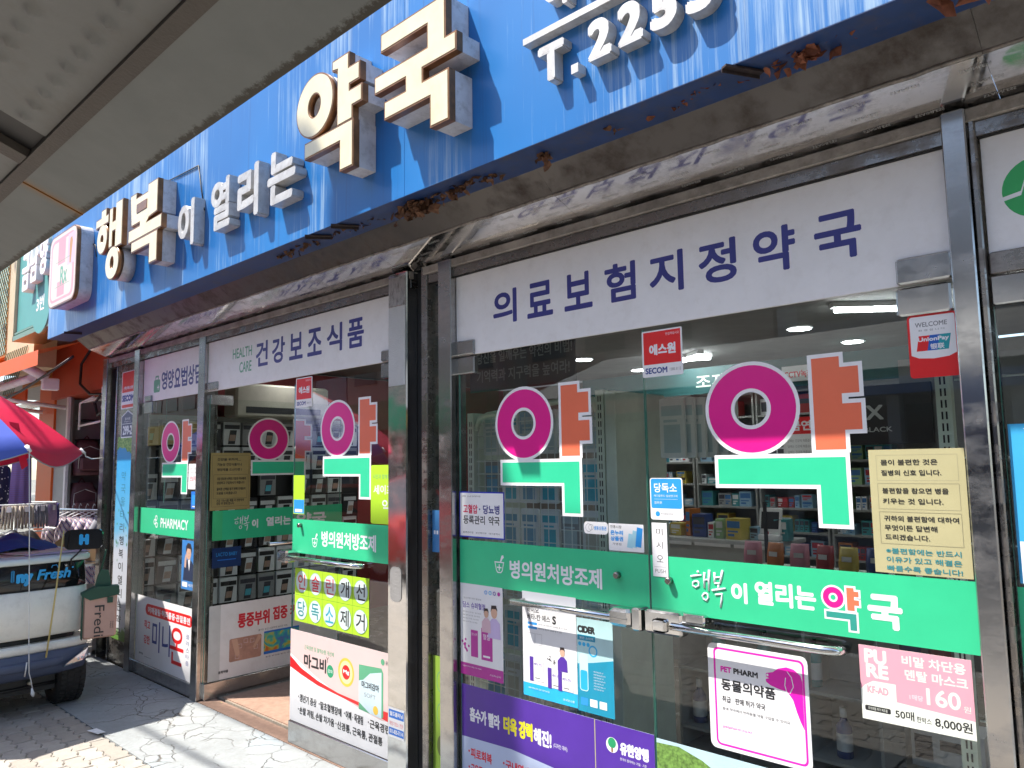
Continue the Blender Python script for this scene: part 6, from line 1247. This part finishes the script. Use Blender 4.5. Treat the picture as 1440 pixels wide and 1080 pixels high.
mb.f = [(2*i, 2*i+2, 2*i+3, 2*i+1) for i in range(8)]; mb.sm = [True]*8; m2 = [(x, y-.02, z) for x, y, z in mb.v]; k = len(mb.v); mb.v += m2; mb.f += [tuple(k+q for q in reversed(f)) for f in mb.f[:8]]; mb.sm += [True]*8
o = ob('paper_bag', mb, mat('kraft_paper', (.42, .27, .14), .8, var=.1)); o.location = (-7.55, -.16, .80); o.scale = (.8, 1, .72); o.rotation_euler = (0, 0, R(75)); o['label'] = 'brown kraft paper bag behind the cart mirror'; o['category'] = 'paper bag'
t = thing('side_table', 'low steel table holding the brown paper bag behind the cart', 'table', (-7.6, -.15, 0)); B('table_top', -.13, .25, -.25, .25, .775, .795, M_steel, t)
for a in (-.11, .23):
    for c in (-.23, .23): B('leg', a-.012, a+.012, c-.012, c+.012, 0, .775, M_steel, t)
t = thing('stock_table', 'cream topped stall table with dark bags behind the cart at the left edge', 'table', (-8.0, -.75, 0)); B('table_top', -.45, .30, -.45, .35, .90, .94, M_cream, t, b=.01)
for a in (-.42, .27):
    for c in (-.42, .32): B('leg', a-.015, a+.015, c-.015, c+.015, 0, .90, M_wire, t)
heap('dark_bag_heap', 'heap of black bags on the stall table at the left edge', 'bag', -7.95, -.55, .94, .20, .22, .16, M_lea2, 5)
heap('folded_cloth', 'dark folded cloth beside the black bags on the stall table', 'cloth', -8.1, -.95, .94, .2, .2, .12, M_nvj, 8)
# ------------------------------------------------------------------ metal canopy overhead on the street side
M_can = mat('canopy_sheet', (.165, .172, .168), .55, var=.12, scale=5, dirt=(.10, .075, .05), dirtfac=.35, bmp=.15)
M_canbar = mat('canopy_bar', (.075, .065, .055), .6, var=.2, scale=12, bmp=.4, bscale=180)
def m_canopy_edge():
    m, n, l, b = nodes('canopy_edge_sheet'); g = n.new('ShaderNodeTexCoord'); sx = n.new('ShaderNodeSeparateXYZ'); l.new(g.outputs['Object'], sx.inputs[0])
    c = ramp(n, l, nz(n, l, 7, 5, .6), [(.3, (.135, .148, .146)), (.7, (.175, .188, .184))])
    near = n.new('ShaderNodeMapRange'); l.new(sx.outputs[1], near.inputs[0]); near.inputs[1].default_value = -.028; near.inputs[2].default_value = 0.0
    mm = n.new('ShaderNodeMath'); mm.operation = 'MULTIPLY'; l.new(near.outputs[0], mm.inputs[0]); l.new(nz(n, l, 70, 7, .8), mm.inputs[1])
    f = ramp(n, l, mm.outputs[0], [(.27, (0, 0, 0)), (.38, (.95, .95, .95))]); c = mixc(n, l, f, c, (.035, .03, .02))
    # orange rust run along the seam
    rs = n.new('ShaderNodeMath'); rs.operation = 'ADD'; l.new(sx.outputs[0], rs.inputs[0]); rs.inputs[1].default_value = 1.452; ab = n.new('ShaderNodeMath'); ab.operation = 'ABSOLUTE'; l.new(rs.outputs[0], ab.inputs[0])
    f2 = ramp(n, l, ab.outputs[0], [(.002, (.9, .9, .9)), (.010, (.25, .25, .25)), (.03, (0, 0, 0))]); c = mixc(n, l, f2, c, (.28, .13, .03))
    l.new(c, b.inputs['Base Color']); b.inputs['Roughness'].default_value = .6; bump(n, l, b, nz(n, l, 40, 4), .15, .003); return m
cn = thing('metal_canopy', 'grey sheet metal canopy with a grimy edge crossing the upper left corner', 'canopy', (0, -2.033, 2.05)); TH = R(20.7)
tl = link('canopy_frame', None, cn); tl.rotation_euler = (-TH, 0, 0)
tl.name = 'edge_strip'
# local frame of tilted sheet: y negative = away from the shop, upwards
def T(name, x0, x1, y0, y1, z0, z1, m, b=0): return B(name, x0, x1, y0, y1, z0, z1, m, tl, b=b)
M_ce = m_canopy_edge()
T('edge_sheet', -4.2, -1.4535, -.100, 0, 0, .012, M_ce); T('edge_sheet', -1.4505, 2.2, -.100, 0, .0004, .012, M_ce)
T('seam_lip', -1.453, -1.451, -.1, 0, -.0012, .004, mat('rust_line', (.22, .09, .02), .8))
T('angle_bar', -4.2, 2.2, -.121, -.101, -.004, .03, M_canbar)
T('cross_bar', -1.37, -1.27, -1.25, -.122, .012, .05, M_black); T('cross_flange', -1.385, -1.345, -1.25, -.122, -.002, .011, M_canbar)
def dimpled(x0, x1):
    mb = MB(); nx, ny = int((x1-x0)/.006), 24; D = [(q*.0475+(0 if r_ else .02), -.158-.062*(1-r_)) for q in range(-70, 60) for r_ in (0, 1)]
    D = [d for d in D if x0-.05 < d[0] < x1+.05]; y0_, y1_ = -.122, -.262
    for i in range(nx+1):
        x = x0+(x1-x0)*i/nx; dd = [d for d in D if abs(d[0]-x) < .016]
        for j in range(ny+1):
            y = y0_+(y1_-y0_)*j/ny; h = 0
            for a, b_ in dd:
                r2 = ((x-a)/.012)**2+((y-b_)/.008)**2; h -= .009*math.exp(-r2*1.8)
            mb.v.append((x, y, .006+h))
    for i in range(nx):
        for j in range(ny): a = i*(ny+1)+j; mb.f.append((a, a+1, a+ny+2, a+ny+1)); mb.sm.append(True)
    return mb
ob('dimpled_sheet', dimpled(-1.262, -.2), M_can, tl); ob('dimpled_sheet', dimpled(-2.6, -1.392), M_can, tl)
T('roof_sheet', -4.2, -1.39, -1.25, -.263, .006, .012, M_can); T('roof_sheet', -1.265, 2.2, -1.25, -.263, .0062, .012, M_can); T('roof_sheet', -4.2, -2.601, -.262, -.122, .006, .012, M_can); T('roof_sheet', -.199, 2.2, -.262, -.122, .006, .012, M_can)
T('top_skin', -4.2, 2.2, -1.25, .004, .051, .056, M_can)
for x in (-4.1, -.2, 2.1): B('post', x-.03, x+.03, -.98, -.92, -2.05, .36, M_canbar, cn)
# ------------------------------------------------------------------ street side (seen in the reflections, casts the tree and pole shade)
M_conc = mat('pole_concrete', (.38, .37, .34), .85, var=.1, bmp=.2)
up_ = thing('utility_pole', 'concrete utility pole at the kerb across from the pharmacy doors', 'utility pole', (-5.53, -3.35, -.05)); ob('pole', MB().tube([(0, 0, 0), (0, 0, 9.35)], [.165, .13], 20), M_conc, up_); ob('cross_arm', MB().box(-.9, .9, -.05, .05, 8.9, 9.0), M_canbar, up_); ob('transformer', MB().tube([(.33, -.1, 7.0), (.33, -.1, 7.7)], .2, 14), M_shelf, up_)
for i, (y, z) in enumerate(((-3.3, 7.0), (-3.2, 6.6), (-3.5, 6.2))):
    o = ob('overhead_cable', MB().tube([(-40, y, z+1.0), (-20, y, z-.1), (-5.53, y, z+.9), (8, y, z-.1), (30, y, z+1.0)], .022, 6), M_black); o['label'] = ['topmost', 'middle', 'lowest'][i]+' black cable strung above the pavement'; o['category'] = 'cable'; o['group'] = 'overhead street cables'
def tree(x, y, h, label, seed, nleaf=2600, cr=1.7):
    rg = random.Random(seed); t = thing('street_tree', label, 'tree', (x, y, -.03), group='street trees'); mb = MB(); ends = []
    def br(p, d, L_, r_, lv):
        pts = [p]; rs = [r_]; q = p.copy(); dd = d.copy()
        for i in range(5): dd = (dd+Vector((rg.uniform(-.18, .18), rg.uniform(-.18, .18), rg.uniform(-.02, .12)))).normalized(); q = q+dd*L_/5; pts.append(q.copy()); rs.append(r_*(1-.15*(i+1)))
        mb.tube(pts, rs, 8 if lv < 2 else 5)
        if lv >= 3: ends.append(q); return
        for k in range(3 if lv else 5):
            a = rg.uniform(0, 6.28); e = (dd*.55+Vector((math.cos(a), math.sin(a), rg.uniform(.0, .7)))*.75).normalized(); br(pts[rg.choice([3, 4, 5])], e, L_*.55 if lv else cr*.9, rs[-1]*.6, lv+1)
    br(Vector((0, 0, 0)), Vector((0, 0, 1)), h*.72, .14, 0); ob('trunk', mb, mat('plane_bark', (.28, .25, .19), .85, var=.4, scale=9, bmp=.4), t)
    lf_ = MB()
    for i in range(nleaf):
        c = rg.choice(ends)+Vector((rg.gauss(0, .28), rg.gauss(0, .28), rg.gauss(0, .22))); a = Vector((rg.uniform(-1, 1), rg.uniform(-1, 1), rg.uniform(-1, 1))).normalized(); b_ = a.orthogonal().normalized(); s_ = rg.uniform(.03, .06)
        lf_.face([c-a*s_, c-b_*s_*.7, c+a*s_, c+b_*s_*.7])
    ob('crown', lf_, mat('fresh_leaf', (.10, .16, .035), .6, var=.4), t)
tree(-11.6, -3.7, 9.5, 'plane tree at the kerb left of the shop front', 3, 200); tree(1.6, -3.75, 8.5, 'plane tree at the kerb beyond the canopy end', 8, 500)  # the first tree's shadow falls left of the sign letters
def bld(x0, x1, h, c, label, sg_c, nm='street_building'):
    t = thing(nm, label, 'building', (x0, -14.2, 0), group='shop houses across the street'); m = mat('facade_'+label.split()[0], c, .8, scale=1.5); w_ = x1-x0
    B('wall', 0, w_, -8, 0, 3.1, h, m, t); B('ground_floor', .0, w_, -8, -.35, 0, 3.1, M_indk, t); B('sign_band', .1, w_-.1, 0, .25, 2.9, 3.9, mat('band_'+label.split()[0], sg_c, .5), t)
    wm = MB(); wm.box(0, 1.3, 0, .05, 0, 1.3); wme = wm.mesh('window', M_cblk); z = 4.6
    while z < h-1.4:
        for i in range(int(w_//2)): link('window', wme, t, (.5+i*2., .004, z))
        z += 2.7
    for i in range(int(w_//2.2)): B('shop_pane', .3+i*2.2, 2.2+i*2.2, -.34, -.3, .2, 2.7, M_cblk, t); B('pier', .02+i*2.2, .25+i*2.2, -.34, -.05, 0, 2.9, m, t)
cols = [((.42, .30, .22), 'brick', (.5, .05, .04)), ((.45, .44, .42), 'grey', (.03, .15, .4)), ((.50, .44, .33), 'cream', (.6, .35, .03)), ((.30, .32, .34), 'slate', (.55, .55, .55)), ((.48, .35, .28), 'salmon', (.03, .3, .12))]
x = -62
for i in range(12):
    w_ = [8, 10.5, 7, 12, 9][i % 5]; c, nm, s_ = cols[i % 5]; bld(x, x+w_-.1, [10, 13, 8.5, 12, 9.5][(i*2) % 5], c, '%s shop house across the street, %s in the row' % (nm, NTH[i]), s_); x += w_
# parked car mirrored in the steel pillar
pc = thing('parked_car', 'parked red hatchback at the kerb of the street', 'car', (-10.6, -5.3, -.12)); M_car = mat('car_red', (.45, .02, .02), .2, coat=.6, var=.04)
prof = [(-2.0, .35), (-2.05, .62), (-1.95, .92), (-1.55, 1.05), (-.95, 1.42), (.55, 1.46), (1.25, .98), (1.85, .86), (2.05, .66), (2.02, .35)]
mb = MB(); k = len(prof)
for y, s_ in ((-.83, .97), (-.70, 1), (.70, 1), (.83, .97)): mb.v += [(a*s_, y if b_ < 1.0 else y*.82, b_) for a, b_ in prof]
for i in range(3):
    for j in range(k): q = (j+1) % k; mb.f.append((i*k+j, (i+1)*k+j, (i+1)*k+q, i*k+q)); mb.sm.append(False)
mb.f += [tuple(range(k)), tuple(3*k+j for j in reversed(range(k)))]; mb.sm += [False, False]; ob('body', mb, M_car, pc)
for s_ in (-1, 1):
    mb = MB(); mb.face([(-1.35, s_*.80, 1.02), (-.88, s_*.715, 1.37), (.50, s_*.715, 1.40), (1.05, s_*.80, 1.02)]); ob('side_window', mb, M_cblk, pc)
    for x in (-1.3, 1.3): w_ = link('wheel', None, pc, (x, s_*.76, .31)); ob('tyre', MB().tube([(0, -.1, 0), (0, .1, 0)], .31, 24), M_tyre, w_); ob('rim', MB().tube([(0, -.105, 0), (0, .105, 0)], .18, 16), M_chrome, w_)
    B('headlight', 1.96, 2.04, s_*.62-.14, s_*.62+.14, .62, .74, M_chrome, pc); B('tail_light', -2.06, -1.96, s_*.66-.1, s_*.66+.1, .7, .9, M_sred, pc)
mb = MB(); mb.face([(1.22, -.66, 1.01), (1.22, .66, 1.01), (.60, .60, 1.43), (.60, -.60, 1.43)]); ob('windscreen', mb, M_cblk, pc)
